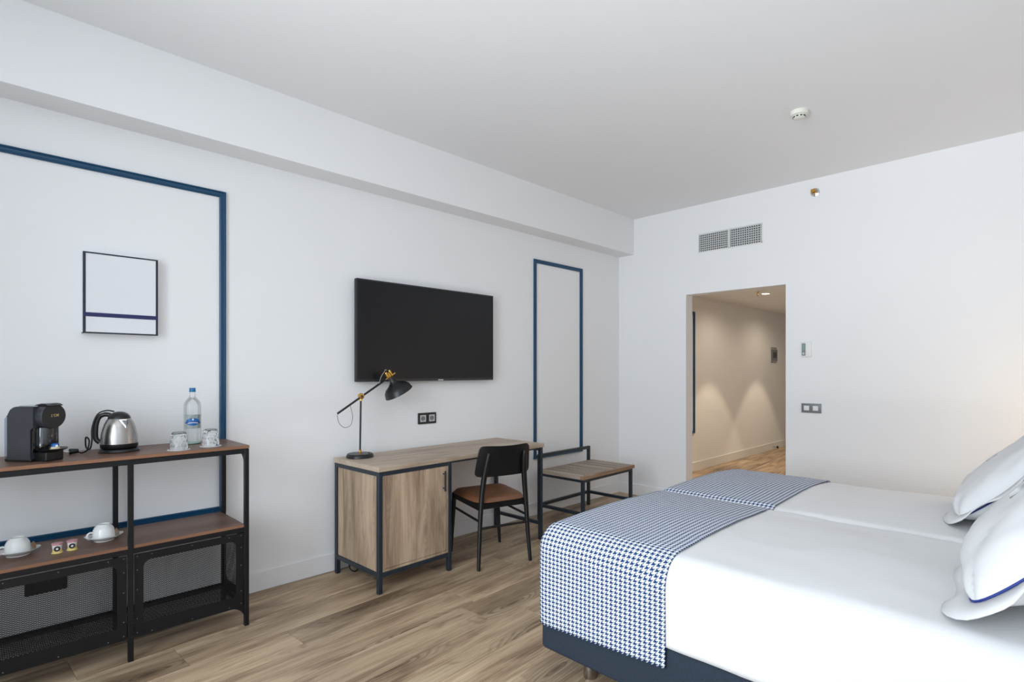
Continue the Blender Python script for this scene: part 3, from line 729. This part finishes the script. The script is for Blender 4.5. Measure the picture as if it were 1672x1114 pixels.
# ---------------------------------------------------------------- cups, saucers, sachets, creamer pods on the middle board
ZM = .5355
def squircle(a, r, z):
    n = 2.9; q = (abs(math.cos(a)) ** n + abs(math.sin(a)) ** n) ** (-1 / n)
    k = (q - 1) / .27
    return r * q * .93, z + max(0, (r - .040)) * .22 * max(0, k)
def cupset(x, y, rz, tail, gi):
    s = tag(MB().lathe([(0, .004), (.038, .004), (.044, .006), (.058, .013), (.072, .022), (.0735, .0235), (.072, .0237), (.060, .0150), (.050, .0080), (0, .0072)], 72, fn=squircle).build('saucer', M_cup, None, 50), 'white rounded square saucer ' + tail, 'saucer', 'saucers on the middle board')
    MB().lathe([(.030, .0), (.040, .0), (.041, .005), (.030, .005)], 40).build('foot_ring', M_cup, s)
    s.location = (x, y, ZM); s.rotation_euler = (0, 0, rz)
    c = thing('cup', 'white porcelain cup turned upside down on the saucer ' + tail, 'cup', (x - .002, y, ZM + .0086), rz + R(158), 'upturned cups on saucers')
    MB().lathe([(.0425, .0), (.0445, .001), (.0455, .012), (.0445, .028), (.041, .045), (.034, .058), (.027, .064), (.0255, .069), (.0235, .069), (.0225, .065), (0, .0645)], 48).build('bowl', M_cup, c, 45)
    MB().tube([(.0425, 0, .036), (.056, 0, .039), (.067, 0, .031), (.067, 0, .017), (.056, 0, .0085), (.045, 0, .0085)], .0045, 8, smooth=5).build('handle', M_cup, c, 60)
    k = tag(MB().box(-.022, .022, -.0015, .0015, 0, .030, .001, M=Matrix.Rotation(R(-28), 4, 'X')).build('sachet', M_kraft), 'brown paper sachet leaning beside the cup ' + tail, 'sachet', 'sachets on the saucers')
    k.location = (x + .060, y + .010, ZM + .0150); k.rotation_euler = (0, 0, R(72))
    return c
cupset(.166, 3.222, R(38), 'at the left end of the board', 0)
cupset(.470, 3.215, R(38), 'by the middle post', 1)
M_pody = mat('pod_yellow', C(222, 200, 120), .35); M_podc = mat('pod_cream', C(232, 228, 222), .4); M_podp = mat('pod_pink', C(206, 150, 156), .4); M_podb = mat('pod_black', C(40, 38, 42), .4)
def creamer(x, y, lab):
    p = thing('creamer_pod', lab, 'creamer pod', (x, y, ZM), 0, 'creamer pods between the cups')
    MB().lathe([(0, 0), (.0205, 0), (.0205, .0015), (.0185, .003), (.0165, .012), (.016, .018), (0, .018)], 28).build('base', M_pody, p, 30)
    MB().lathe([(0, .017), (.016, .017), (.0172, .028), (.0185, .038), (0, .038)], 28).build('pod_cup', M_podc, p, 30)
    MB().lathe([(0, .036), (.0190, .036), (.0205, .040), (.0205, .043), (0, .044)], 28).build('lid', M_podp, p, 30)
    az = math.atan2(-y, -x)
    for rr, mm_, off in ((.0115, M_podb, 0), (.0045, M_podc, .0012)):
        d = Vector((math.cos(az), math.sin(az), 0))
        MB().lathe([(0, .0012), (rr, .0012), (rr, -.002), (0, -.002)], 24, plane_M(d * (.0172 + off) + Vector((0, 0, .021)), (-d.y, d.x, 0), (0, 0, 1))).build('emblem' if off == 0 else 'emblem_centre', mm_, p)
creamer(.290, 3.137, 'small creamer pod with pink lid, nearer the left cup')
creamer(.343, 3.144, 'small creamer pod with pink lid, nearer the middle post')

# ---------------------------------------------------------------- desk
dk = thing('desk', 'grey oak desk with dark steel frame and a cupboard at its left end', 'desk', (1.743, 2.862, 0), R(1.35))
DL, DD, DH, tk, lw = 1.525, .545, .765, .030, .028
MB().box(0, DL, 0, DD, DH - tk, DH, .0015).build('tabletop', M_oak, dk)
legs = [(.006, .008), (.006, DD - lw - .008), (.545, .008), (.545, DD - lw - .008), (DL - lw - .008, .008), (DL - lw - .008, DD - lw - .008)]
zt = DH - tk
for x, y in legs:
    o = MB().box(x, x + lw, y, y + lw, .006, zt, .002).build('leg', M_navy, dk)
    MB().box(x + .001, x + lw - .001, y + .001, y + lw - .001, 0, .007, .002).build('foot_cap', M_plastic, o)
def rail(a, b_, z0, z1, nm='rail'):
    (xa, ya), (xb, yb_) = a, b_
    if abs(xb - xa) > abs(yb_ - ya): MB().box(xa + lw, xb, ya + .001, ya + lw - .001, z0, z1, .0015).build(nm, M_navy, dk)
    else: MB().box(xa + .001, xa + lw - .001, ya + lw, yb_, z0, z1, .0015).build(nm, M_navy, dk)
for p, q in ((0, 1), (2, 3), (4, 5), (0, 2), (1, 3), (3, 5)): rail(legs[p], legs[q], zt - lw, zt)
MB().box(legs[2][0] + lw, legs[4][0], .016, .030, zt - .014, zt, .001).build('rail', M_navy, dk)
for p, q in ((0, 1), (2, 3), (0, 2), (1, 3)): rail(legs[p], legs[q], .098, .126)
rail(legs[4], legs[5], .118, .142, 'stretcher')
# cupboard
MB().box(.014, .026, .040, DD - .040, .127, zt - lw - .001, .001).build('side_panel', M_oakz, dk)
MB().box(.549, .561, .040, DD - .040, .127, zt - lw - .001, .001).build('side_panel', M_oakz, dk)
MB().box(.035, .544, DD - .030, DD - .018, .127, zt - lw - .001, .001).build('back_panel', M_oakz, dk)
MB().box(.035, .544, .036, DD - .032, .127, .140, .001).build('bottom_panel', M_oak, dk)
MB().plate(rrect(.035, .544, .127, zt - .001, 0), [rrect(.047, .530, .143, zt - .020, 0)[::-1]], .018, plane_M((0, .030, 0), (1, 0, 0), (0, 0, 1))).build('door_surround', M_oakz, dk)
dr = MB().box(.0495, .5275, .011, .029, .1455, zt - .0225, .0012).build('door', M_oakz, dk)
hn = MB().box(.496, .508, -.016, -.006, .545, .680, .002).build('handle', M_navy, dr, label='dark upright bar handle')
for z in (.565, .660): MB().box(.499, .505, -.007, .012, z - .004, z + .004).build('handle_post', M_navy, dr)

cb = tag(MB().tube([(.035 * math.cos(t) * (1 + .08 * math.sin(3 * t)), .012 * math.sin(2.1 * t) , .040 + .035 * math.sin(t) * (1 - .08 * math.cos(2 * t))) for t in [k * .42 for k in range(46)]], .0038, 8).tube([(.034, 0, .04), (.05, .03, .02), (.09, .07, .006), (.14, .09, .005)], .004, 8, smooth=6).build('cable', M_plastic, None, 60), 'coil of black cable on the floor under the desk cupboard', 'cable')
cb.location = (1.838, 3.318, .0045)

# ---------------------------------------------------------------- desk lamp
LX, LY = 1.868, 3.300
lp = thing('desk_lamp', 'black and brass desk lamp with a bell shade at the left end of the desk', 'lamp', (LX, LY, DH))
MB().lathe([(0, 0), (.088, 0), (.090, .003), (.088, .014), (.083, .023), (.079, .026), (0, .028)], 56).build('base', M_chairblk, lp, 35)
MB().cyl((.045, -.035, .0265), (.045, -.035, .031), .006, seg=14).build('switch', M_plastic, lp)
zj = .408
MB().lathe([(.0085, .026), (.0085, .048), (.006, .050)], 16).build('ferrule', M_brass, lp, 40)
MB().cyl((0, 0, .046), (.006, 0, zj - .03), .0062, seg=16).build('pole', M_chairblk, lp, 40)
MB().cyl((.006, 0, zj - .032), (.008, 0, zj - .012), .0082, seg=16).cyl((.008, -.012, zj), (.008, .012, zj), .0195, seg=28, bev=.003).build('joint', M_brass, lp, 40)
MB().cyl((.008, -.0125, zj), (.008, -.018, zj), .008, seg=14).build('screw', M_char, lp, 40)
A0 = Vector((1.706 - LX, 0, 1.065 - DH)); A1 = Vector((2.062 - LX, 0, 1.280 - DH)); ad = (A1 - A0).normalized()
MB().cyl(A0, A1, .0068, seg=16, bev=.001).build('arm', M_chairblk, lp, 40)
B1 = A1 + ad * .085
MB().cyl(A1 - ad * .004, B1, .0045, seg=12).cyl(B1, B1 + ad * .006, .006, seg=12).build('cross_bar', M_brass, lp, 40)
hd = Vector((.48, -.10, -.87)).normalized(); hc = A1 + ad * .045
def hp(k, s=0): return hc + hd * k + ad * s
MB().cyl(hp(-.042, -.016), hp(.006, -.016), .0085, seg=14, bev=.002).cyl(hp(-.042, .016), hp(.006, .016), .0085, seg=14, bev=.002).cyl(hp(-.030), hp(.012), .007, seg=12).build('lamp_holder', M_brass, lp, 40)
Mh = Vector((0, 0, 1)).rotation_difference(hd).to_matrix().to_4x4(); Mh.translation = hc
so = [(.012, .004), (.019, .006), (.0205, .012), (.021, .034), (.026, .046), (.048, .064), (.078, .082), (.094, .102), (.103, .134)]
si = [(.1015, .134), (.0925, .103), (.0765, .0835), (.047, .0655), (.025, .048), (.018, .034), (.0, .030)]
MB().lathe(so + si, 56, Mh).build('shade', M_chairblk, lp, 45)
MB().lathe([(0, .035), (.012, .040), (.022, .062), (.028, .080), (.024, .100), (.010, .110), (0, .111)], 24, Mh).build('bulb', M_paper, lp, 60)
MB().tube([A0 + Vector((.002, 0, -.004)), (1.704 - LX, -.004, 1.045 - DH), (1.716 - LX, -.008, 1.000 - DH), (1.752 - LX, -.010, .972 - DH), (1.795 - LX, -.008, .985 - DH), (1.810 - LX, -.006, 1.030 - DH), (1.805 - LX, -.004, 1.075 - DH), (1.795 - LX, -.002, 1.115 - DH)], .0018, 6, smooth=6).build('cord', M_cable, lp, 60)
MB().tube([A1 - ad * .06 + Vector((0, -.004, .006)), A1 + Vector((-.035, -.004, .022)), A1 + Vector((-.01, -.003, .055)), hp(-.058, -.006), hp(-.048, 0)], .0022, 6, smooth=6).build('cord', M_lampcable, lp, 60)

# ---------------------------------------------------------------- chair
CA = R(-14.0)
BLf, BRf, FLf, FRf = (2.434, 2.746), (2.829, 2.641), (2.555, 3.190), (2.966, 3.098)
ccx, ccy = (BLf[0] + BRf[0] + FLf[0] + FRf[0]) / 4, (BLf[1] + BRf[1] + FLf[1] + FRf[1]) / 4
ch = thing('dining_chair', 'black wooden chair with a tan leather seat pulled up to the desk', 'chair', (ccx, ccy, 0), CA)
def cl(p, z):   # world floor xy -> chair local
    dx, dy = p[0] - ccx, p[1] - ccy; c, s = math.cos(-CA), math.sin(-CA); return Vector((dx * c - dy * s, dx * s + dy * c, z))
hw = .170
# rear legs (towards the camera) rise to hold the backrest
for sx, f in ((-1, BLf), (1, BRf)):
    p0 = cl(f, 0); p1 = Vector((sx * .178, p0.y + .030, .42)); p2 = Vector((sx * .160, p0.y + .024, .60)); p3 = Vector((sx * .139, p0.y - .010, .783))
    pts = [p0, p0.lerp(p1, .5) + Vector((0, .004, 0)), p1, p2, p3.lerp(p2, .25), p3]
    n = 6 * 5 + 1
    rad = [.0125 + (.0195 - .0125) * min(1, i / 14) if i < 16 else .0195 - (.0195 - .008) * ((i - 16) / (25 - 16)) ** 1.5 for i in range(26)]
    MB().tube(pts, .015, 12, smooth=5, radii=rad).build('rear_leg', M_chairblk, ch, 60)
for sx, f in ((-1, FLf), (1, FRf)):
    p0 = cl(f, 0); p1 = Vector((sx * .185, p0.y - .02, .44))
    MB().cyl(p0, p1, .011, .018, seg=14).build('front_leg', M_chairblk, ch, 60)
yr = cl(BLf, 0).y + .028; yfr = cl(FLf, 0).y - .02
fr = MB()
for sx in (-1, 1): fr.bar((sx * .178, yr, .412), (sx * .183, yfr, .425), .022, .050, bev=.004)
fr.bar((-.18, yfr, .425), (.18, yfr, .425), .022, .045, bev=.004); fr.bar((-.178, yr + .02, .415), (.178, yr + .02, .415), .02, .04, bev=.004)
fr.build('seat_frame', M_chairblk, ch)
def cushion():
    b = MB(); n = 20; vs = {}
    for side in (1, -1):
        for i in range(n + 1):
            for j in range(n + 1):
                a, q = 2 * i / n - 1, 2 * j / n - 1
                wx_ = .205 + .022 * (q * .5 + .5)
                # squircle outline
                k = (abs(a) ** 5 + abs(q) ** 5) ** (1 / 5) or 1; m_ = max(abs(a), abs(q)) or 1
                x, y = a * m_ / k * wx_, q * m_ / k * .215
                e = max(0, 1 - m_ ** 6); z = (.030 * e ** .5 if side > 0 else -.010 * min(1, e * 5)) - (.010 * (1 - a * a) * (1 - q * q) if side > 0 else 0)
                z += .006 * a * a * (1 if side > 0 else 0) * e
                key = (i, j) if m_ > .999 else (i, j, side)
                if key not in vs: vs[key] = b.bm.verts.new((x, y, z))
        g = lambda i, j: vs.get((i, j)) or vs[(i, j, side)]
        for i in range(n):
            for j in range(n):
                f = (g(i, j), g(i + 1, j), g(i + 1, j + 1), g(i, j + 1)); b.bm.faces.new(f if side > 0 else f[::-1])
    return b
o = cushion().build('seat', M_leather, ch, 60); o.location = (0, (yr + yfr) / 2 + .006, .448); o.rotation_euler = (R(2), 0, 0)
# backrest: curved bent plywood
b = MB(); n, mz = 24, 10; grid = {}
yb0 = cl(BLf, 0).y + .040
for side in (0, 1):
    for i in range(n + 1):
        for j in range(mz + 1):
            a, q = 2 * i / n - 1, j / mz
            hx = .218 - .022 * q
            k = (abs(a) ** 9 + abs(2 * q - 1) ** 9) ** (1 / 9) or 1; m_ = max(abs(a), abs(2 * q - 1)) or 1
            x = a * m_ / k * hx; zz = .5 + (2 * q - 1) * m_ / k / 2
            z = .618 + zz * (.212)
            y = yb0 - .018 - zz * .045 + .040 * a * a - .012 * side
            z += .010 * (a * a) * (zz - .3)
            grid[side, i, j] = b.bm.verts.new((x, y, z))
for side in (0, 1):
    for i in range(n):
        for j in range(mz):
            f = [grid[side, i, j], grid[side, i + 1, j], grid[side, i + 1, j + 1], grid[side, i, j + 1]]
            b.bm.faces.new(f if side else f[::-1])
edge = [(i, 0) for i in range(n)] + [(n, j) for j in range(mz)] + [(i, mz) for i in range(n, 0, -1)] + [(0, j) for j in range(mz, 0, -1)]
for k in range(len(edge)):
    p, q = edge[k], edge[(k + 1) % len(edge)]
    b.bm.faces.new((grid[0, p[0], p[1]], grid[0, q[0], q[1]], grid[1, q[0], q[1]], grid[1, p[0], p[1]]))
bmesh.ops.recalc_face_normals(b.bm, faces=b.bm.faces[:])
b.build('backrest', M_chairblk, ch, 40)
def on_leg(f, top, z): p0 = cl(f, 0); return p0.lerp(top, z / top.z)
tr = {}
for sx, f in ((-1, BLf), (1, BRf)): tr['b', sx] = on_leg(f, Vector((sx * .180, cl(f, 0).y + .028, .42)), .275)
for sx, f in ((-1, FLf), (1, FRf)): tr['f', sx] = on_leg(f, Vector((sx * .185, cl(f, 0).y - .02, .44)), .335)
for sx in (-1, 1):
    q = tr['b', sx] + Vector((0, 0, .045)); MB().cyl(q, tr['f', sx], .0085, seg=12).build('stretcher', M_chairblk, ch, 60)
MB().cyl(tr['b', -1], tr['b', 1], .0085, seg=12).build('stretcher', M_chairblk, ch, 60)

# ---------------------------------------------------------------- luggage bench
BX, BY, BA = 3.655, 2.808, R(1.5)
bn = thing('luggage_bench', 'dark steel luggage bench with a slatted oak top right of the desk', 'bench', (BX, BY, 0), BA)
BW, BD, BH = .822, .525, .455
bw = .028; st = .030
pts = [(.018, .012), (BW - .046, .012), (.018, BD - .030), (BW - .046, BD - .030)]
for i, (x, y) in enumerate(pts):
    top = BH - st if i < 2 else .590
    o = MB().box(x, x + bw, y, y + bw, .005, top, .002).build('leg', M_navy, bn)
    MB().box(x + .001, x + bw - .001, y + .001, y + bw - .001, 0, .006).build('foot_cap', M_plastic, o)
for z0, z1 in ((BH - st - .026, BH - st), (.118, .144)):
    MB().box(pts[0][0] + bw, pts[1][0], .013, .039, z0, z1, .0015).build('rail', M_navy, bn)
    MB().box(pts[0][0] + bw, pts[1][0], BD - .029, BD - .003, z0, z1, .0015).build('rail', M_navy, bn)
    for x in (pts[0][0], pts[1][0]): MB().box(x + .001, x + bw - .001, pts[0][1] + bw, pts[2][1], z0, z1, .0015).build('rail', M_navy, bn)
MB().box(pts[2][0] + bw, pts[3][0], BD - .029, BD - .003, .562, .590, .0015).build('back_rail', M_navy, bn)
zf0, zf1 = BH - st, BH
M_oakb = wood('bench_oak', (C(122, 96, 76), C(156, 128, 104), C(180, 152, 126)), 'X', 1.4, .5, streak=.3, fine=.5)
MB().box(0, BW, 0, .030, zf0, zf1, .0015).build('front_border', M_oakb, bn)
MB().box(0, .030, .0305, BD - .034, zf0, zf1, .0015).build('end_border', M_oaky, bn)
MB().box(BW - .030, BW, .0305, BD - .034, zf0, zf1, .0015).build('end_border', M_oaky, bn)
MB().box(.050, BW - .050, BD - .060, BD - .034, zf0, zf1 - .002, .0015).build('back_border', M_oakb, bn)
ns = 15; sl = None; y0 = .0305; pitch = (BW - .064) / ns
for k in range(ns):
    x = .032 + (k + .5) * pitch
    if sl is None:
        sl = MB().box(-pitch / 2 + .010, pitch / 2 - .010, y0, BD - .0605, zf1 - .0042, zf1 - .0010, .0008).build('slat', M_oaky, bn); sl.location = (x, 0, 0)
    else: inst(sl, 'slat', bn, (x, 0, 0))
MB().box(.0305, BW - .0305, .0305, BD - .0605, zf0 + .004, zf1 - .0043).build('slat_gap_shade', mat('gap_shade', C(52, 44, 40), .7), bn)  # added dark board: its colour stands in for shade in the slat gaps

# ---------------------------------------------------------------- beds
X0, XS, X1 = 1.800, 2.838, 3.868
FY = 1.655; HYb = -.395          # foot and head of the mattresses
def rbox(b, x0, x1, y0, y1, z0, z1, r): b.box(x0, x1, y0, y1, z0, z1, r, 4)
M_mattress = mat('mattress_ticking', C(226, 226, 224), .9)
def bed(x0, x1, lab):
    r = thing('bed', lab, 'bed', ((x0 + x1) / 2, (FY + HYb) / 2, 0), 0, 'two single beds pushed together')
    ox, oy = (x0 + x1) / 2, (FY + HYb) / 2
    b = MB(); rbox(b, x0 - ox + .004, x1 - ox - .004, HYb - oy, 1.622 - oy, .115, .336, .022); b.build('base', M_base, r, 40)
    b = MB(); rbox(b, x0 - ox + .03, x1 - ox - .03, HYb + .01 - oy, 1.60 - oy, .337, .560, .05); b.build('mattress', M_mattress, r, 40)
    for x in (x0 + .137, x1 - .137):
        for y in (1.45, -.22):
            MB().cyl((x - ox, y - oy, 0), (x - ox, y - oy, .1155), .028, seg=28, bev=.003).build('leg', M_steel, r, 40)
bed(X0, XS - .004, 'near single bed with a charcoal base and the houndstooth runner hanging down its side')
bed(XS + .004, X1, 'far single bed nearer the doorway wall')

def nzv(p, s, seed=0): return noise.noise(Vector((p[0] * s + seed, p[1] * s - seed, p[2] * s + 3.1)))
RC = .105
def arc(cx, cz, r, a0, a1, n): return [(cx + r * math.cos(R(a0 + (a1 - a0) * k / n)), cz + r * math.sin(R(a0 + (a1 - a0) * k / n))) for k in range(n + 1)]
ZTOP = .655
def near_section(zb):
    s = [(X0 - .004, zb + (ZTOP - RC - zb) * k / 12) for k in range(12)] + arc(X0 - .004 + RC, ZTOP - RC, RC, 180, 90, 9)
    xa, xb = X0 - .004 + RC, XS - .055
    s += [(xa + (xb - xa) * k / 22, ZTOP + .012 * math.sin(math.pi * k / 22)) for k in range(1, 22)]
    return s
def far_section(zb):
    xa, xb = XS + .055, X1 + .004 - RC
    s = [(xa + (xb - xa) * k / 22, ZTOP + .014 * math.sin(math.pi * k / 22)) for k in range(1, 22)]
    s += arc(X1 + .004 - RC, ZTOP - RC, RC, 90, 0, 9) + [(X1 + .004, ZTOP - RC - (ZTOP - RC - zb) * k / 8) for k in range(1, 9)]
    return s
def seam_near(): return arc(XS - .055, ZTOP - .045, .05, 90, 8, 6) + [(XS - .004, .56), (XS - .004, .50)]
def seam_far(): return [(XS + .004, .50), (XS + .004, .56)] + arc(XS + .055, ZTOP - .05, .05, 172, 90, 6)

def loft(section, ys, foot_r, off, name, m, wr, uv=False, seed=0, cap=True, thick=0, slant=None):
    """section: [(x,z)] swept along y; rounded at the foot (+y) end"""
    n = len(section); nrm = []
    for i in range(n):
        a = section[max(i - 1, 0)]; b_ = section[min(i + 1, n - 1)]
        d = Vector((b_[0] - a[0], b_[1] - a[1])); d = d.normalized() if d.length else Vector((1, 0)); nrm.append(Vector((-d.y, d.x)))
    arcl = [0]
    for i in range(1, n): arcl.append(arcl[-1] + math.hypot(section[i][0] - section[i - 1][0], section[i][1] - section[i - 1][1]))
    bm = bmesh.new(); uvl = bm.loops.layers.uv.new('threads') if uv else None; rings = []; uvv = {}
    for y in ys:
        e = y - (FY - foot_r); ins = 0; 
        if e > 0: ins = foot_r - math.sqrt(max(0, foot_r ** 2 - min(e, foot_r) ** 2))
        ring = []
        for i, (x, z) in enumerate(section):
            o_ = off - ins + wr * (nzv((x, y, z), 3.0, seed) + .5 * nzv((x, y, z), 8.0, seed + 5) + .25 * nzv((x, y * 1.0, z), 18.0, seed + 9))
            zz = z
            if slant and i < 12: zz = z + slant * (FY - y) * (1 - i / 12)
            if not uv and z > .6:      # the pillows press the duvet down
                cxp = 2.33 if x < XS else 3.43
                zz -= .026 * math.exp(-((x - cxp) / .42) ** 4) * math.exp(-((y + .02) / .34) ** 4)
            v = bm.verts.new((x + nrm[i].x * o_, y, zz + nrm[i].y * o_)); ring.append(v); uvv[v] = (arcl[i], y)
        rings.append(ring)
    for A, B in zip(rings, rings[1:]):
        for i in range(n - 1):
            f = bm.faces.new((A[i], A[i + 1], B[i + 1], B[i]))
    if cap: bm.faces.new(rings[-1])
    bmesh.ops.recalc_face_normals(bm, faces=bm.faces[:])
    # make sure that top faces look up
    top = max(bm.faces, key=lambda f: f.calc_center_median().z)
    if top.normal.z < 0: bmesh.ops.reverse_faces(bm, faces=bm.faces[:])
    if uv:
        for f in bm.faces:
            for l in f.loops: u, v = uvv[l.vert]; l[uvl].uv = (u / .0185 * 8 + 4000, v / .0212 * 8 + 4000)
    b = MB(); b.bm.free(); b.bm = bm
    o = b.build(name, m, None, 70)
    if thick:
        md = o.modifiers.new('cloth_thickness', 'SOLIDIFY'); md.thickness = thick; md.offset = -1
    return o
def yrange(a, b_, n, foot_r=None):
    ys = [a + (b_ - a) * k / n for k in range(n + 1)]
    if foot_r:
        ys = [y for y in ys if y < FY - foot_r - .01] + [FY - foot_r + foot_r * math.sin(math.pi / 2 * k / 8) for k in range(9)]
    return ys
d1 = tag(loft(near_section(.338) + seam_near(), yrange(HYb, FY, 60, .08), .08, 0, 'duvet', M_sheet, .006, seed=2, thick=.02), 'white duvet on the near bed, side hanging toward the window', 'duvet', 'white duvets')
d2 = tag(loft(seam_far() + far_section(.338), yrange(HYb, FY, 60, .08), .08, 0, 'duvet', M_sheet, .006, seed=8, thick=.02), 'white duvet on the far bed, its edge along the right wall', 'duvet', 'white duvets')
bridge = [(XS - .055 + .11 * k / 10, ZTOP - .022 * math.sin(math.pi * k / 10) ** 2 * 1.0) for k in range(1, 10)]
sec = near_section(.228) + [(XS - .055, ZTOP)] + bridge + [(XS + .055, ZTOP)] + far_section(.30)
run = tag(loft(sec, yrange(1.005, FY - .012, 26, .08)[:-1] if False else [1.005 + (FY - .012 - 1.005) * k / 30 for k in range(31)], .08, .010, 'bed_runner', M_hound, .0035, uv=True, seed=4, cap=False, thick=.004, slant=.055), 'blue and white houndstooth runner laid across the foot of both beds', 'bed runner')

# pillows
def pillow(loc, tilt, rz, wid, hei, thk, seed, lab, group, fl=.060, pz=.006):
    root = thing('pillow', lab, 'pillow', loc, rz, group)
    n = 30; b = MB(); vs = {}; MT = Matrix.Rotation(tilt, 4, 'X')
    # local: a across (x), q up (y before tilt), normal z; tilt rotates the pillow up from lying flat
    def outline(a, q):
        k = (abs(a) ** 8 + abs(q) ** 8) ** (1 / 8) or 1; m_ = max(abs(a), abs(q)) or 1
        a2, q2 = a * m_ / k, q * m_ / k
        x = a2 * wid / 2 * (1 - .05 * (1 - q2 * q2) * abs(a2)); y = q2 * hei / 2 * (1 - .05 * (1 - a2 * a2) * abs(q2))
        return x, y, m_
    def bend(x, y, z): 
        return MT @ Vector((x, y + hei / 2, z - .06 * (y / hei * 2) ** 2 * 0.6))
    for side in (1, -1):
        for i in range(n + 1):
            for j in range(n + 1):
                a, q = 2 * i / n - 1, 2 * j / n - 1
                a, q = math.sin(a * math.pi / 2), math.sin(q * math.pi / 2)
                x, y, m_ = outline(a, q)
                h = ((1 - a * a) * (1 - q * q)); h = max(0, h) ** .42
                sag = 1 - .18 * q
                z = side * thk / 2 * h * sag + .008 * nzv((x * 2.2, y * .8, side), 9, seed + 4) * min(1, h * 2) + .012 * (nzv((x, y, side), 6, seed) + .6 * nzv((x * 1.5, y, side), 14, seed)) * min(1, h * 2.5) * (1 - .4 * h)
                key = (i, j) if m_ > .9999 else (i, j, side)
                if key not in vs: vs[key] = b.bm.verts.new(bend(x, y, z))
        g = lambda i, j: vs.get((i, j)) or vs[(i, j, side)]
        for i in range(n):
            for j in range(n):
                f = (g(i, j), g(i + 1, j), g(i + 1, j + 1), g(i, j + 1)); b.bm.faces.new(f if side > 0 else f[::-1])
    b.build('body', M_sheet, root, 70)
    # flange and piping
    per = []; K = 96
    for k in range(K):
        t = 4 * k / K; s = int(t); f = t - s
        per.append([(1 - 0, -1 + 2 * f), (1 - 2 * f, 1), (-1, 1 - 2 * f), (-1 + 2 * f, -1)][s])
    inn, out, pip = [], [], []
    for k, (a, q) in enumerate(per):
        x, y, _ = outline(a * .992, q * .992)
        d = Vector((x / wid * 2, y / hei * 2)); d2 = Vector((math.copysign(abs(d.x) ** 5, d.x), math.copysign(abs(d.y) ** 5, d.y))); d2.normalize()
        wv = .012 * math.sin(k * .55 + seed) * 1.0 + .010 * nzv((a * 3, q * 3, 0), 1.3, seed)
        inn.append(bend(x, y, 0)); out.append(bend(x + d2.x * fl, y + d2.y * fl, wv * .8 + .004)); pip.append(bend(x + d2.x * .003, y + d2.y * .004, pz))
    b = MB(); I = [b.bm.verts.new(v) for v in inn]; Mi = [b.bm.verts.new(p.lerp(q, .55)) for p, q in zip(inn, out)]; O = [b.bm.verts.new(v) for v in out]
    for A, B in ((I, Mi), (Mi, O)):
        for k in range(K): b.bm.faces.new((A[k], A[(k + 1) % K], B[(k + 1) % K], B[k]))
    bmesh.ops.recalc_face_normals(b.bm, faces=b.bm.faces[:])
    o = b.build('flange', M_sheet, root, 70); md = o.modifiers.new('t', 'SOLIDIFY'); md.thickness = .004; md.offset = 0
    MB().tube(pip, .0035, 8, closed=True).build('piping', M_pipe, root, 60, label='royal blue piping')
    return root
ZP = .690
pillow((2.315, .160, ZP - .020), R(180 - 53), R(2), .80, .56, .25, 1.3, 'near white pillow with blue piping, in front on the near bed', 'pillows', .082, -.004)
pillow((3.42, .295, ZP - .018), R(180 - 50), R(0), .76, .50, .22, 6.1, 'far white pillow with blue piping, in front on the far bed', 'pillows')
pillow((2.37, -.205, ZP), R(180 - 70), 0, .70, .42, .10, 3.3, 'white pillow standing behind the near pillow', 'pillows')
pillow((3.44, -.075, ZP), R(180 - 68), 0, .70, .46, .12, 9.3, 'white pillow standing behind the far pillow', 'pillows')
